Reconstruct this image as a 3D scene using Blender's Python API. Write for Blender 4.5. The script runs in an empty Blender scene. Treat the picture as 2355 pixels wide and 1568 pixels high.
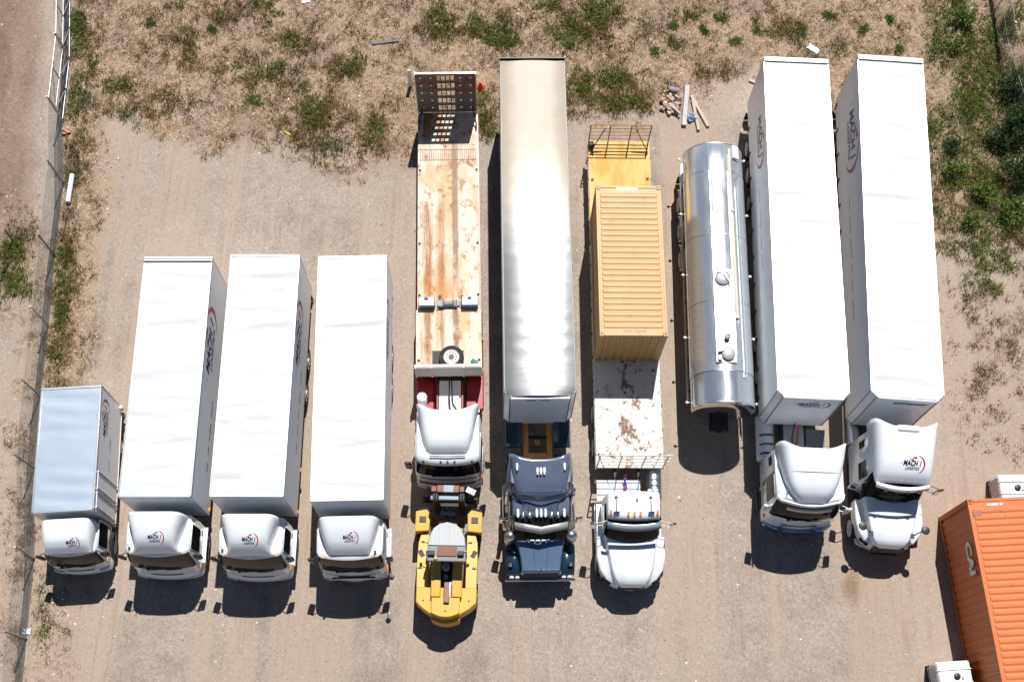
import bpy, bmesh, math, random
import numpy as np
from mathutils import Matrix, Vector
random.seed(7); rng = np.random.default_rng(11)
R = math.radians
S = bpy.context.scene
COL = S.collection

# ---------------------------------------------------------------- camera, sky, sun, exposure
TH, ROLL, LENS, CH = R(21.2209), R(-2.5005), 42.2857, 43.5148
F_ = Vector((0, math.sin(TH), -math.cos(TH))); U0 = Vector((0, math.cos(TH), math.sin(TH))); X0 = Vector((1, 0, 0))
U_ = U0 * math.cos(ROLL) + X0 * math.sin(ROLL); R_ = X0 * math.cos(ROLL) - U0 * math.sin(ROLL)
cd = bpy.data.cameras.new("camera"); cam = bpy.data.objects.new("camera", cd); COL.objects.link(cam)
m = Matrix((R_, U_, -F_)).transposed().to_4x4(); m.translation = Vector((0, 0, CH)); cam.matrix_world = m
cd.sensor_fit = 'HORIZONTAL'; cd.sensor_width = 36; cd.lens = LENS; cd.clip_end = 3000; cd.clip_start = 0.5
S.camera = cam
SUN_EL, SUN_AZ = R(59.4), R(8.6)
w = bpy.data.worlds.new("World"); S.world = w; w.use_nodes = True
nt = w.node_tree; sky = nt.nodes.new('ShaderNodeTexSky'); sky.sky_type = 'NISHITA'; sky.sun_disc = False
sky.sun_elevation = SUN_EL; sky.sun_rotation = SUN_AZ; sky.altitude = 1800; sky.air_density = 0.8; sky.dust_density = 0.2
bg = nt.nodes['Background']; bg.inputs['Strength'].default_value = 0.055
nt.links.new(sky.outputs[0], bg.inputs['Color'])
sd = bpy.data.lights.new("sun", 'SUN'); sd.energy = 5.0; sd.angle = R(0.5); sd.color = (1.0, 0.965, 0.91)
so = bpy.data.objects.new("sun", sd); COL.objects.link(so)
sdir = Vector((math.sin(SUN_AZ) * math.cos(SUN_EL), math.cos(SUN_AZ) * math.cos(SUN_EL), math.sin(SUN_EL)))
so.rotation_euler = sdir.to_track_quat('Z', 'Y').to_euler(); so.location = sdir * 80
S.view_settings.view_transform = 'Standard'; S.view_settings.look = 'None'
S.view_settings.exposure = 0.2; S.view_settings.gamma = 1.0
S.render.engine = 'CYCLES'
S.cycles.max_bounces = 6; S.cycles.use_denoising = True

def at(u, v, z=0.0):
    """ground point (or point at height z) seen at the 2355-wide picture position u, v"""
    f = LENS / 36 * 2355
    d = F_ + R_ * ((u - 1177.5) / f) - U_ * ((v - 784) / f)
    t = (z - CH) / d.z
    return Vector((d.x * t, d.y * t, z))

# ---------------------------------------------------------------- mesh builder
class MB:
    def __init__(s): s.v = []; s.f = []
    def add(s, v, f):
        o = len(s.v); s.v += [tuple(p) for p in v]; s.f += [tuple(i + o for i in q) for q in f]; return s
    def hexa(s, p): return s.add(p, [(0, 3, 2, 1), (4, 5, 6, 7), (0, 1, 5, 4), (1, 2, 6, 5), (2, 3, 7, 6), (3, 0, 4, 7)])
    def bx(s, x0, x1, y0, y1, z0, z1):
        return s.hexa([(x0, y0, z0), (x1, y0, z0), (x1, y1, z0), (x0, y1, z0), (x0, y0, z1), (x1, y0, z1), (x1, y1, z1), (x0, y1, z1)])
    def rbx(s, c, d, rz=0, rx=0, ry=0):
        M = Matrix.Translation(c) @ Matrix.Rotation(rz, 4, 'Z') @ Matrix.Rotation(ry, 4, 'Y') @ Matrix.Rotation(rx, 4, 'X')
        a, b, e = d[0] / 2, d[1] / 2, d[2] / 2
        return s.hexa([M @ Vector(q) for q in [(-a, -b, -e), (a, -b, -e), (a, b, -e), (-a, b, -e), (-a, -b, e), (a, -b, e), (a, b, e), (-a, b, e)]])
    def loft(s, rings, cap=True, closed=True):
        n = len(rings[0]); v = [p for r in rings for p in r]; f = []
        for i in range(len(rings) - 1):
            for j in range(n if closed else n - 1):
                k = (j + 1) % n; f.append((i * n + j, i * n + k, (i + 1) * n + k, (i + 1) * n + j))
        if cap: f += [tuple(range(n))[::-1], tuple(range((len(rings) - 1) * n, len(rings) * n))]
        return s.add(v, f)
    def cyl(s, p0, p1, r0, r1=None, n=12, cap=True):
        r1 = r0 if r1 is None else r1; p0 = Vector(p0); p1 = Vector(p1); d = (p1 - p0).normalized()
        a = d.orthogonal().normalized(); b = d.cross(a)
        ring = lambda p, r: [p + (a * math.cos(t) + b * math.sin(t)) * r for t in [2 * math.pi * i / n for i in range(n)]]
        return s.loft([ring(p0, r0), ring(p1, r1)], cap)
    def path(s, pts, r, n=6):
        pts = [Vector(p) for p in pts]; rings = []; prev = None
        for i, p in enumerate(pts):
            d = (pts[min(i + 1, len(pts) - 1)] - pts[max(i - 1, 0)]).normalized()
            a = d.orthogonal().normalized() if prev is None else (prev - d * prev.dot(d)).normalized()
            prev = a; b = d.cross(a)
            rings.append([p + (a * math.cos(t) + b * math.sin(t)) * r for t in [2 * math.pi * k / n for k in range(n)]])
        return s.loft(rings)
    def lathe(s, prof, c, axis='Z', n=24, cap=True):
        rings = []
        for (r, h) in prof:
            ring = []
            for i in range(n):
                t = 2 * math.pi * i / n; a, b = r * math.cos(t), r * math.sin(t)
                q = {'Z': (a, b, h), 'X': (h, a, b), 'Y': (b, h, a)}[axis]
                ring.append((c[0] + q[0], c[1] + q[1], c[2] + q[2]))
            rings.append(ring)
        return s.loft(rings, cap)
    def prism(s, poly, z0, z1): return s.loft([[(x, y, z0) for x, y in poly], [(x, y, z1) for x, y in poly]])
    def grid(s, rows): return s.loft(rows, cap=False, closed=False)
    def build(s, name, mt, parent=None, smooth=35, bevel=0, solid=0):
        me = bpy.data.meshes.new(name); me.from_pydata(s.v, [], s.f)
        b = bmesh.new(); b.from_mesh(me); bmesh.ops.recalc_face_normals(b, faces=b.faces); b.to_mesh(me); b.free()
        if smooth:
            me.polygons.foreach_set('use_smooth', [True] * len(me.polygons)); me.set_sharp_from_angle(angle=R(smooth))
        me.materials.append(mt); o = bpy.data.objects.new(name, me); COL.objects.link(o); o.parent = parent
        if solid:
            q = o.modifiers.new('solidify', 'SOLIDIFY'); q.thickness = solid; q.offset = 0
        if bevel:
            q = o.modifiers.new('bevel', 'BEVEL'); q.width = bevel; q.segments = 2; q.limit_method = 'ANGLE'; q.angle_limit = R(40)
        return o

def thing(name, label, cat, loc=(0, 0, 0), rz=0.0, group=None):
    o = bpy.data.objects.new(name, None); COL.objects.link(o); o.location = loc; o.rotation_euler = (0, 0, rz)
    o.empty_display_size = 0.3
    return tag(o, label, cat, group)
def tag(o, label, cat, group=None):
    o['label'] = label; o['category'] = cat
    if group: o['group'] = group
    return o
def copy_tree(o, parent=None):
    c = o.copy(); COL.objects.link(c); c.parent = parent
    for ch in list(o.children): copy_tree(ch, c)
    return c
def lin(c):   # sRGB 0-255 -> linear
    return tuple(((x / 255 + 0.055) / 1.055) ** 2.4 if x > 10 else x / 255 / 12.92 for x in c)

# ---------------------------------------------------------------- materials
class NT:
    def __init__(s, name):
        s.m = bpy.data.materials.new(name); s.m.use_nodes = True; s.t = s.m.node_tree; s.n = s.t.nodes; s.b = s.n['Principled BSDF']
        s.tc = s.n.new('ShaderNodeTexCoord'); s.obj = s.tc.outputs['Object']
    def L(s, a, b):
        if hasattr(a, 'default_value') or hasattr(a, 'links'): s.t.links.new(a, b)
        else:
            try: b.default_value = a
            except Exception: b.default_value = tuple(a) + (1,) if len(a) == 3 else a
    def mapv(s, sc=(1, 1, 1), loc=(0, 0, 0), src=None):
        q = s.n.new('ShaderNodeMapping'); s.t.links.new(src or s.obj, q.inputs[0]); q.inputs['Scale'].default_value = sc; q.inputs['Location'].default_value = (loc[0] + .13, loc[1] + .29, loc[2] + .41); return q.outputs[0]
    def noise(s, scale=5, detail=4, rough=.55, vec=None, dist=0):
        if vec is None:
            mp = s.n.new('ShaderNodeMapping'); s.t.links.new(s.obj, mp.inputs[0]); mp.inputs['Rotation'].default_value = (.5, .35, .8); mp.inputs['Location'].default_value = (.31, .57, .43); vec = mp.outputs[0]
        q = s.n.new('ShaderNodeTexNoise'); s.t.links.new(vec or s.obj, q.inputs['Vector']); q.inputs['Scale'].default_value = scale
        q.inputs['Detail'].default_value = detail; q.inputs['Roughness'].default_value = rough; q.inputs['Distortion'].default_value = dist; return q.outputs[0]
    def voro(s, scale, vec=None, out='Distance', rand=1.0):
        q = s.n.new('ShaderNodeTexVoronoi'); s.t.links.new(vec or s.obj, q.inputs['Vector']); q.inputs['Scale'].default_value = scale
        q.inputs['Randomness'].default_value = rand; return q.outputs[out]
    def mth(s, op, a, b=0.0, c=0.0, clamp=False):
        q = s.n.new('ShaderNodeMath'); q.operation = op; q.use_clamp = clamp
        for i, x in enumerate((a, b, c)): s.L(x, q.inputs[i])
        return q.outputs[0]
    def rng(s, x, a, b, c=0.0, d=1.0, smooth=True):
        q = s.n.new('ShaderNodeMapRange'); q.interpolation_type = 'SMOOTHSTEP' if smooth else 'LINEAR'
        for i, y in enumerate((x, a, b, c, d)): s.L(y, q.inputs[i])
        return q.outputs[0]
    def mix(s, f, a, b, mode='MIX'):
        q = s.n.new('ShaderNodeMix'); q.data_type = 'RGBA'; q.blend_type = mode
        s.L(f, q.inputs[0]); s.L(a, q.inputs[6]); s.L(b, q.inputs[7]); return q.outputs[2]
    def sep(s, src=None):
        q = s.n.new('ShaderNodeSeparateXYZ'); s.t.links.new(src or s.obj, q.inputs[0]); return q.outputs
    def bump(s, h, strength=.3, dist=.02):
        q = s.n.new('ShaderNodeBump'); q.inputs['Strength'].default_value = strength; q.inputs['Distance'].default_value = dist
        s.t.links.new(h, q.inputs['Height']); s.t.links.new(q.outputs[0], s.b.inputs['Normal'])
    def out(s, col, rough=.5, metal=0, spec=None, coat=0):
        s.L(col, s.b.inputs['Base Color']); s.L(rough, s.b.inputs['Roughness']); s.L(metal, s.b.inputs['Metallic'])
        if spec is not None: s.b.inputs['Specular IOR Level'].default_value = spec
        if coat: s.b.inputs['Coat Weight'].default_value = coat; s.b.inputs['Coat Roughness'].default_value = .08
        return s.m

def pm(name, col, rough=.5, metal=0, var=.1, vs=2.5, dirt=None, dk=.45, ds=6, bump=0, bs=30, spec=None, coat=0, stretch=(1, 1, 1)):
    q = NT(name); n = q.noise(vs, 5, .6, q.mapv(stretch))
    c = q.mix(n, tuple(x * (1 - var) for x in col), tuple(min(1, x * (1 + var)) for x in col))
    r = rough
    if dirt is not None:
        d = q.rng(q.noise(ds, 6, .7, q.mapv(stretch, (3, 7, 1))), dk, dk + .28)
        c = q.mix(d, c, dirt); r = q.rng(d, 0, 1, rough, min(1, rough + .35))
    if bump: q.bump(q.noise(bs, 4), bump, .01)
    return q.out(c, r, metal, spec, coat)

WHITE = (.82, .86, .90)
M_white = pm('white_paint', WHITE, .28, var=.04, dirt=(.55, .53, .49), dk=.62, coat=.5)
M_wall = pm('white_panel', (.87, .90, .94), .32, var=.04, dirt=(.52, .51, .49), dk=.6, ds=3, stretch=(1, 1, .4))
M_cream = pm('cream_white_steel', (.66, .61, .54), .5, var=.08, dirt=(.32, .22, .14), dk=.58, ds=7)
M_alu = pm('aluminium', (.62, .64, .66), .35, 1, var=.08, dirt=(.35, .34, .33), dk=.6)
M_chrome = pm('chrome', (.8, .81, .82), .08, 1, var=.02)
M_dark = pm('dark_chassis', (.022, .022, .024), .6, var=.3, dirt=(.09, .075, .06), dk=.55)
M_black = pm('black_plastic', (.018, .018, .02), .45, var=.2, dirt=(.06, .055, .05), dk=.62)
M_tyre = pm('tyre_rubber', (.02, .02, .021), .85, var=.25, dirt=(.10, .085, .07), dk=.5, ds=9, bump=.3)
M_rim = pm('painted_rim', (.62, .61, .58), .4, var=.08, dirt=(.2, .16, .12), dk=.55)
M_glass = pm('dark_glass', (.008, .009, .010), .05, var=.2, vs=1.2, spec=.10)
M_brownglass = pm('brown_tinted_glass', (.045, .038, .030), .06, var=.2, spec=.15)
M_navy = pm('navy_vinyl', (.012, .014, .045), .35, var=.05)
M_red = pm('red_vinyl', (.5, .018, .018), .35, var=.05)
M_redp = pm('red_paint', (.30, .008, .014), .3, var=.1, dirt=(.15, .04, .035), dk=.58, coat=.4)
M_amber = pm('amber_lens', (.85, .30, .03), .2, var=.1, coat=.4)
M_lamp = pm('lamp_lens', (.75, .76, .74), .1, var=.05, coat=.6)
M_grey = pm('mid_grey_paint', (.22, .225, .235), .45, var=.1, dirt=(.13, .11, .1), dk=.55)
M_lgrey = pm('light_grey_plate', (.42, .42, .42), .45, .3, var=.12, dirt=(.18, .15, .13), dk=.55)
M_galv = pm('galvanised_pipe', (.50, .51, .51), .45, .6, var=.12, dirt=(.28, .24, .2), dk=.58, ds=9)
M_wire = pm('fence_wire', (.30, .30, .29), .5, .6, var=.15)
M_blue = pm('dark_blue_paint', (.10, .122, .185), .30, .0, var=.15, dirt=(.16, .165, .18), dk=.58, coat=.5)
M_teal = pm('dark_teal_paint', (.014, .040, .072), .25, .2, var=.2, dirt=(.06, .07, .07), dk=.6, coat=.4)
M_steelblue = pm('grey_blue_steel', (.20, .26, .33), .4, .2, var=.15, dirt=(.1, .09, .085), dk=.58)
M_orangef = pm('orange_frame_paint', (.78, .33, .04), .45, var=.15, dirt=(.12, .06, .02), dk=.5)
M_hose = pm('black_hose', (.02, .02, .02), .5, var=.2)
M_rhose = pm('red_hose', (.5, .03, .03), .4, var=.1)
M_bhose = pm('blue_hose', (.03, .07, .45), .4, var=.1)

def roof_mat(name, col, rough, metal, wave, dirt=(.5, .49, .47), dk=.62):
    q = NT(name)
    n = q.noise(1.0, 1, .4, q.mapv((.28, 1.25, 1)), .5); n2 = q.noise(1.0, 2, .5, q.mapv((.7, 1.7, 1), (4, 9, 0)), .5)
    h = q.mth('ADD', n, q.mth('MULTIPLY', n2, .3)); q.bump(h, 1.0, wave)
    c = q.mix(q.noise(3, 5), tuple(x * .96 for x in col), col)
    d = q.rng(q.noise(5, 6, .7), dk, dk + .25, 0, .6); c = q.mix(d, c, dirt)
    return q.out(c, rough, metal, .25 if not metal else .5)
M_roofw = roof_mat('white_sheet_roof', (.62, .64, .655), .4, 0, .12)
M_rooft = roof_mat('white_tarp_roof', (.645, .648, .65), .6, 0, .12)
M_roofa = roof_mat('bare_metal_roof', (.36, .43, .52), .45, .3, .02, (.5, .54, .6))
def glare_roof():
    q = NT('weathered_fibreglass_shaded_edges'); p = q.sep()
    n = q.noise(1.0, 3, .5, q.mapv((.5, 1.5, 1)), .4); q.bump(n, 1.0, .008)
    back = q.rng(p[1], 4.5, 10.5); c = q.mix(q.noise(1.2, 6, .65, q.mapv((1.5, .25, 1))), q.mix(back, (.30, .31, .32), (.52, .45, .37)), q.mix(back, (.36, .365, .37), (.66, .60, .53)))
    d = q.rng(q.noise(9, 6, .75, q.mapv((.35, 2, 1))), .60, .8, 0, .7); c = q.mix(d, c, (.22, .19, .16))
    c = q.mix(q.mth('MULTIPLY', q.rng(q.mth('ADD', q.mth('ABSOLUTE', p[0]), q.mth('MULTIPLY', q.noise(2.0, 4), .4)), .75, 1.35), .8), c, q.mix(back, (.17, .175, .18), (.36, .30, .235)))  # rear edge grime in tan; front grey edges paint weaker glare into colour
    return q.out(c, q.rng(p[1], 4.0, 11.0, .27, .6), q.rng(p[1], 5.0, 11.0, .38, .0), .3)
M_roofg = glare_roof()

def rust_deck(name, base, rust, dark, kind):
    q = NT(name); p = q.sep()
    soft = q.noise(1.0, 4, .6, q.mapv((1.3, .40, 1))); spot = q.noise(1.0, 6, .7, q.mapv((3.2, 2.2, 1), (7, 3, 0))); fine = q.noise(16, 5, .7); streak = q.noise(1.0, 5, .65, q.mapv((7, .35, 1), (5, 2, 0)))
    c = q.mix(q.noise(1.0, 5, .6, q.mapv((2, .4, 1))), base, tuple(min(1, x * 1.12) for x in base))
    if kind == 'streaked':
        c = q.mix(q.rng(soft, .44, .62, 0, .65), c, (.58, .33, .12))
        st = q.mth('MAXIMUM', q.rng(q.mth('ABSOLUTE', q.mth('ADD', p[0], .86)), .34, .08), q.mth('MULTIPLY', q.rng(q.mth('ABSOLUTE', q.mth('ADD', p[0], .30)), .24, .04), .85))
        along = q.mth('MULTIPLY', q.rng(q.noise(1.0, 3, .5, q.mapv((.3, .42, 1), (0, 1.3, 0))), .38, .58), q.rng(streak, .30, .62))
        c = q.mix(q.mth('MULTIPLY', st, along), c, q.mix(q.rng(fine, .35, .65), (.44, .17, .035), (.20, .075, .025)))
        c = q.mix(q.mth('MULTIPLY', q.rng(p[1], 3.15, 3.6), q.mth('MULTIPLY', q.rng(p[1], 4.6, 3.4), q.mth('MULTIPLY', q.rng(soft, .35, .5), .8))), c, (.55, .26, .07))
        dk = q.mth('MULTIPLY', q.rng(q.mth('ABSOLUTE', q.mth('ADD', p[0], q.mth('MULTIPLY_ADD', soft, .2, -.37))), .15, .07), q.rng(q.noise(1.0, 5, .65, q.mapv((1.5, .5, 1), (3, 9, 0))), .36, .54))
        c = q.mix(q.mth('MULTIPLY', dk, .8), c, (.22, .13, .08))
        c = q.mix(q.rng(spot, .51, .68, 0, .85), c, q.mix(fine, rust, dark)); c = q.mix(q.rng(fine, .63, .69, 0, .8), c, dark)
    elif kind == 'chipped':
        mid = q.mth('MULTIPLY_ADD', q.rng(q.mth('ABSOLUTE', p[0]), .55, .05), .10, spot)
        c = q.mix(q.rng(mid, .59, .66, 0, .9), c, q.mix(q.rng(fine, .4, .6), rust, dark))
        ch = q.noise(1.0, 5, .75, q.mapv((6, 4.5, 1), (1, 5, 0))); c = q.mix(q.rng(ch, .61, .65, 0, .9), c, dark)
        c = q.mix(q.rng(soft, .5, .7, 0, .35), c, (.42, .36, .30))
    else:
        c = q.mix(q.rng(soft, .44, .62, 0, .85), c, rust); c = q.mix(q.rng(streak, .56, .68, 0, .5), c, (.80, .62, .36)); c = q.mix(q.rng(spot, .64, .70, 0, .7), c, dark)
    q.bump(fine, .25, .008)
    return q.out(c, .6, 0, .3)
M_deck5 = rust_deck('rusty_cream_deck', (.66, .58, .48), (.42, .17, .04), (.14, .055, .025), 'streaked')
M_deck7 = rust_deck('chipped_white_deck', (.60, .58, .55), (.30, .11, .05), (.045, .035, .03), 'chipped')
M_deckY = rust_deck('yellow_worn_deck', (.66, .42, .14), (.62, .30, .04), (.35, .15, .03), 'worn')
def cont_mat(name, col, fade, dirt, dk=.62):
    q = NT(name); n = q.noise(1.4, 6, .65, q.mapv((1, .5, 1)))
    c = q.mix(n, col, fade); c = q.mix(q.rng(q.noise(3.5, 7, .75), dk, dk + .16, 0, .8), c, dirt)
    c = q.mix(q.rng(q.noise(16, 5, .7), .68, .76), c, tuple(x * .35 for x in dirt)); q.bump(q.noise(20, 4), .15, .005)
    return q.out(c, .5, 0)
M_yel = cont_mat('tan_yellow_container', (.48, .28, .10), (.56, .355, .15), (.26, .13, .05), .56)
M_ora = cont_mat('orange_container', (.54, .135, .032), (.61, .18, .05), (.26, .065, .035), .57)
M_fork = cont_mat('yellow_machine_paint', (.66, .38, .055), (.70, .43, .085), (.30, .17, .05), .57)
M_rust = cont_mat('rusted_steel', (.16, .055, .035), (.24, .095, .06), (.10, .04, .03), .5)
def tank_mat(name, met, ra, rb):
    q = NT(name); n = q.noise(1.0, 3, .5, q.mapv((2, .4, 2))); q.bump(n, .25, .02)
    r = q.rng(q.noise(1.5, 4, .6, q.mapv((3, .5, 3))), .3, .7, ra, rb)
    return q.out(q.mix(n, (.76, .80, .84), (.82, .85, .88)), r, met)
M_tank = tank_mat('brushed_stainless', .80, .16, .28); M_drum = tank_mat('mirror_stainless', .85, .12, .2)
def mesh_ramp_mat():
    q = NT('worn_ramp_steel'); p = q.sep()
    c = q.mix(q.noise(3, 6, .7, q.mapv((3, 3, .6))), (.15, .13, .122), (.27, .23, .205))
    c = q.mix(q.mth('MULTIPLY', q.rng(p[2], 2.0, 2.6), q.rng(q.noise(3, 5), .38, .6)), c, (.19, .07, .045))
    wv = q.mth('SINE', q.mth('MULTIPLY', p[0], 88.0)); q.bump(wv, .8, .01)
    c = q.mix(q.rng(wv, .3, 1, 0, .5), c, (.10, .085, .08))
    return q.out(c, .6, .3)
M_ramp = mesh_ramp_mat()
# ---------------------------------------------------------------- ground and what grows on it
def proj(P):
    P = np.asarray(P, float); d = P - np.array([0, 0, CH]); f = LENS / 36 * 2355; z = d @ np.array(F_)
    z = np.where(np.abs(z) < 1e-6, 1e-6, z)
    return 1177.5 + f * (d @ np.array(R_)) / z, 784 - f * (d @ np.array(U_)) / z
_lat = rng.random((256, 256))
def vnoise(x, y, oct=4, gain=.5):
    s = 0; a = 1; t = 0
    for k in range(oct):
        xi = np.floor(x).astype(int); yi = np.floor(y).astype(int); fx = x - xi; fy = y - yi
        fx = fx * fx * (3 - 2 * fx); fy = fy * fy * (3 - 2 * fy); g = lambda i, j: _lat[(i + 37 * k) % 256, (j + 91 * k) % 256]
        s = s + a * ((g(xi, yi) * (1 - fx) + g(xi + 1, yi) * fx) * (1 - fy) + (g(xi, yi + 1) * (1 - fx) + g(xi + 1, yi + 1) * fx) * fy)
        t += a; a *= gain; x = x * 2.03 + 5.1; y = y * 2.03 + 9.7
    return s / t
FENCE = [(-19.9, 34.5), (-19.74, 31.82), (-19.23, 28.76), (-18.99, 25.75), (-18.47, 22.89), (-18.24, 19.66), (-17.95, 16.69), (-17.74, 13.82), (-17.45, 11.02), (-16.85, 7.71), (-16.61, 4.88), (-16.35, 1.9)]
fx_ = lambda y: np.interp(y, [p[1] for p in FENCE][::-1], [p[0] for p in FENCE][::-1])
# lower edge of the scrub across the picture: (u, v)
EDGE_U = [165, 250, 420, 640, 720, 800, 930, 1100, 1170, 1310, 1500, 1570, 1660, 1740, 2140, 2200]
EDGE_V = [330, 285, 330, 330, 375, 390, 370, 350, 320, 265, 262, 225, 190, 175, 560, 560]
def scrub_mask(x, y):
    u, v = proj(np.stack([x, y, np.zeros_like(x)], -1)); n = vnoise(x * .55, y * .55, 4); n2 = vnoise(x * 2.1 + 40, y * 2.1, 3)
    e = np.interp(u, EDGE_U, EDGE_V) + (n - .5) * 130 + (n2 - .5) * 60
    top = np.clip((e - v) / 55 + .5, 0, 1) * (u > 140)
    fx = fx_(y); dxf = x - fx
    strip = np.clip(1.5 - np.abs(dxf - .75) / (.85 + .7 * (n - .4)), 0, 1) * (y < 29) * (.45 + .55 * np.clip((y - 10) / 4, 0, 1))
    outg = np.clip(1.3 - np.hypot((u - 40) / 75, (v - 590) / 130) + (n - .5) * 1.2, 0, 1)
    outs = np.clip(1.3 - np.abs(dxf + .5) / .7, 0, 1) * (y < 19) * .85 * np.clip(n2 * 2.6 - .6, 0, 1)
    right = np.clip((u - 2135 - (n - .5) * 50) / 40, 0, 1) * np.clip((590 - v + (n - .5) * 160) / 70, 0, 1)
    sparse = np.clip((u - 2150 - (n - .5) * 70) / 60, 0, 1) * np.clip((1080 - v + (n - .5) * 200) / 120, 0, 1) * .55 * np.clip(n2 * 3 - .9, 0, 1)
    lit = np.where(dxf < .0, np.maximum(outg, outs), np.maximum.reduce([top, strip, right, sparse]))
    far = (u < -250) | (u > 2600) | (v < -300) | (v > 1850)
    return np.clip(np.where(far, .35 * n, lit), 0, 1), n, n2

def build_ground():
    xs = np.concatenate([[-600, -250, -110, -60, -40], np.linspace(-30, 30, 241), [40, 60, 110, 250, 600]])
    ys = np.concatenate([[-600, -250, -110, -50, -20], np.linspace(-6, 46, 209), [56, 80, 130, 260, 600]])
    X, Y = np.meshgrid(xs, ys); sm, n, n2 = scrub_mask(X.ravel(), Y.ravel())
    Z = np.zeros(X.size)
    near = (np.abs(X.ravel()) < 29) & (Y.ravel() > -5) & (Y.ravel() < 45)
    Z[near] = (sm * (vnoise(X.ravel() * 1.3, Y.ravel() * 1.3, 3) - .5) * .10)[near]
    nx, ny = len(xs), len(ys); me = bpy.data.meshes.new('ground')
    idx = np.arange(nx * ny).reshape(ny, nx); q = np.stack([idx[:-1, :-1], idx[:-1, 1:], idx[1:, 1:], idx[1:, :-1]], -1).reshape(-1, 4)
    me.from_pydata(np.stack([X.ravel(), Y.ravel(), Z], -1).tolist(), [], q.tolist())
    road = np.clip((fx_(Y.ravel()) - .9 - X.ravel()) / .8, 0, 1) * np.clip((Y.ravel() - 17.5 + (n - .5) * 5) / 4, 0, 1)
    a = me.color_attributes.new('zone', 'FLOAT_COLOR', 'POINT')
    u, v = proj(np.stack([X.ravel(), Y.ravel(), Z], -1))
    stain = np.zeros(X.size)
    for (su, sv, ru, rv, k) in [(1958, 1350, 20, 38, 1.0), (1965, 1325, 14, 20, .8), (2085, 1480, 12, 60, .4), (1560, 1440, 25, 60, .2), (1080, 1500, 40, 60, .18)]:
        stain = np.maximum(stain, k * np.clip(1.4 - np.hypot((u - su) / ru, (v - sv) / rv) + (n2 - .5) * .9, 0, 1))
    pale = np.zeros(X.size)
    for (su, sv, ru, rv) in [(430, 245, 60, 35), (780, 345, 50, 40), (1690, 240, 60, 50), (2250, 560, 60, 40), (1230, 150, 30, 30)]:
        pale = np.maximum(pale, np.clip(1.3 - np.hypot((u - su) / ru, (v - sv) / rv) + (n2 - .5) * .9, 0, 1))
    d = np.stack([sm, road, stain, pale], -1).astype(np.float32); a.data.foreach_set('color', d.ravel())
    q = NT('gravel_ground'); p = q.sep()
    at_ = q.n.new('ShaderNodeAttribute'); at_.attribute_name = 'zone'; sp = q.n.new('ShaderNodeSeparateColor'); q.t.links.new(at_.outputs['Color'], sp.inputs[0]); z = sp.outputs
    big = q.noise(.13, 4, .6); mid = q.noise(.8, 5, .65); fine = q.noise(8, 5, .75); grit = q.noise(24, 3, .8)
    T = q.rng(q.mth('ADD', q.noise(1.0, 3, .5, q.mapv((.42, .028, 1), (3, 1, 0)), .3), q.mth('MULTIPLY', q.mth('SUBTRACT', q.noise(1.0, 3, .5, q.mapv((1.8, .06, 1), (1, 8, 0)), .2), .5), .45)), .42, .58)
    T = q.mth('MULTIPLY', T, q.rng(mid, .30, .55, .35, 1)); streak = q.noise(1.0, 3, .6, q.mapv((7, .16, 1), (2, 5, 0)), .1)
    yard = q.mix(T, q.mix(q.rng(mid, .35, .68), (.352, .300, .258), (.278, .232, .198)), (.385, .302, .240))
    yard = q.mix(q.rng(big, .40, .62, 0, .55), yard, (.405, .335, .282))
    yard = q.mix(q.mth('MULTIPLY', q.rng(streak, .50, .68, 0, .55), q.rng(q.noise(.4, 3), .40, .6)), yard, (.27, .22, .185))
    yard = q.mix(q.rng(q.noise(1.7, 5, .7), .60, .74, 0, .55), yard, (.30, .255, .225))
    dirt = q.mix(q.rng(mid, .4, .65), (.38, .275, .195), (.30, .215, .165))
    dirt = q.mix(q.rng(q.noise(11, 5, .75), .50, .62, 0, .6), dirt, (.17, .12, .075)); dirt = q.mix(q.rng(q.noise(4.5, 6, .75), .47, .64, 0, .8), dirt, (.20, .14, .08))
    road_ = q.mix(q.rng(q.noise(.5, 5, .6, q.mapv((1, .5, 1)), .5), .38, .62), (.265, .188, .145), (.17, .118, .092))
    c = q.mix(z[0], yard, dirt); c = q.mix(z[1], c, road_)
    c = q.mix(q.mth('MULTIPLY', at_.outputs['Alpha'], .7), c, (.42, .345, .285))
    c = q.mix(q.mth('MULTIPLY', z[2], .75), c, (.20, .13, .075))
    c = q.mix(q.mth('MAXIMUM', q.mth('MULTIPLY_ADD', q.mth('SUBTRACT', 1.0, T), .45, .22), z[0]), c, q.mix(q.rng(fine, .3, .7, 0, 1, False), (.32, .32, .32), (.68, .68, .68)), 'OVERLAY')
    c = q.mix(q.mth('MAXIMUM', q.mth('MULTIPLY_ADD', q.mth('SUBTRACT', 1.0, T), .45, .25), z[0]), c, q.mix(q.rng(grit, .25, .75, 0, 1, False), (.26, .26, .26), (.74, .74, .74)), 'OVERLAY')
    peb = q.voro(11); pv = q.voro(11, out='Color'); ps = q.n.new('ShaderNodeSeparateColor'); q.t.links.new(pv, ps.inputs[0])
    pm_ = q.mth('MULTIPLY', q.rng(peb, .34, .26), q.rng(ps.outputs[0], .80, .84))
    c = q.mix(q.mth('MULTIPLY', pm_, q.rng(z[0], 0, 1, .35, .8)), c, q.mix(ps.outputs[1], (.50, .42, .36), (.62, .57, .52)))
    pd = q.mth('MULTIPLY', q.rng(peb, .36, .28), q.rng(ps.outputs[2], .86, .9))
    c = q.mix(q.mth('MULTIPLY', pd, .28), c, (.12, .09, .07))
    q.bump(q.mth('ADD', q.mth('MULTIPLY', fine, .5), q.mth('MULTIPLY', grit, .4)), .55, .035)
    me.materials.append(q.out(c, .95, 0, .2)); o = bpy.data.objects.new('ground', me); COL.objects.link(o)
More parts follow.
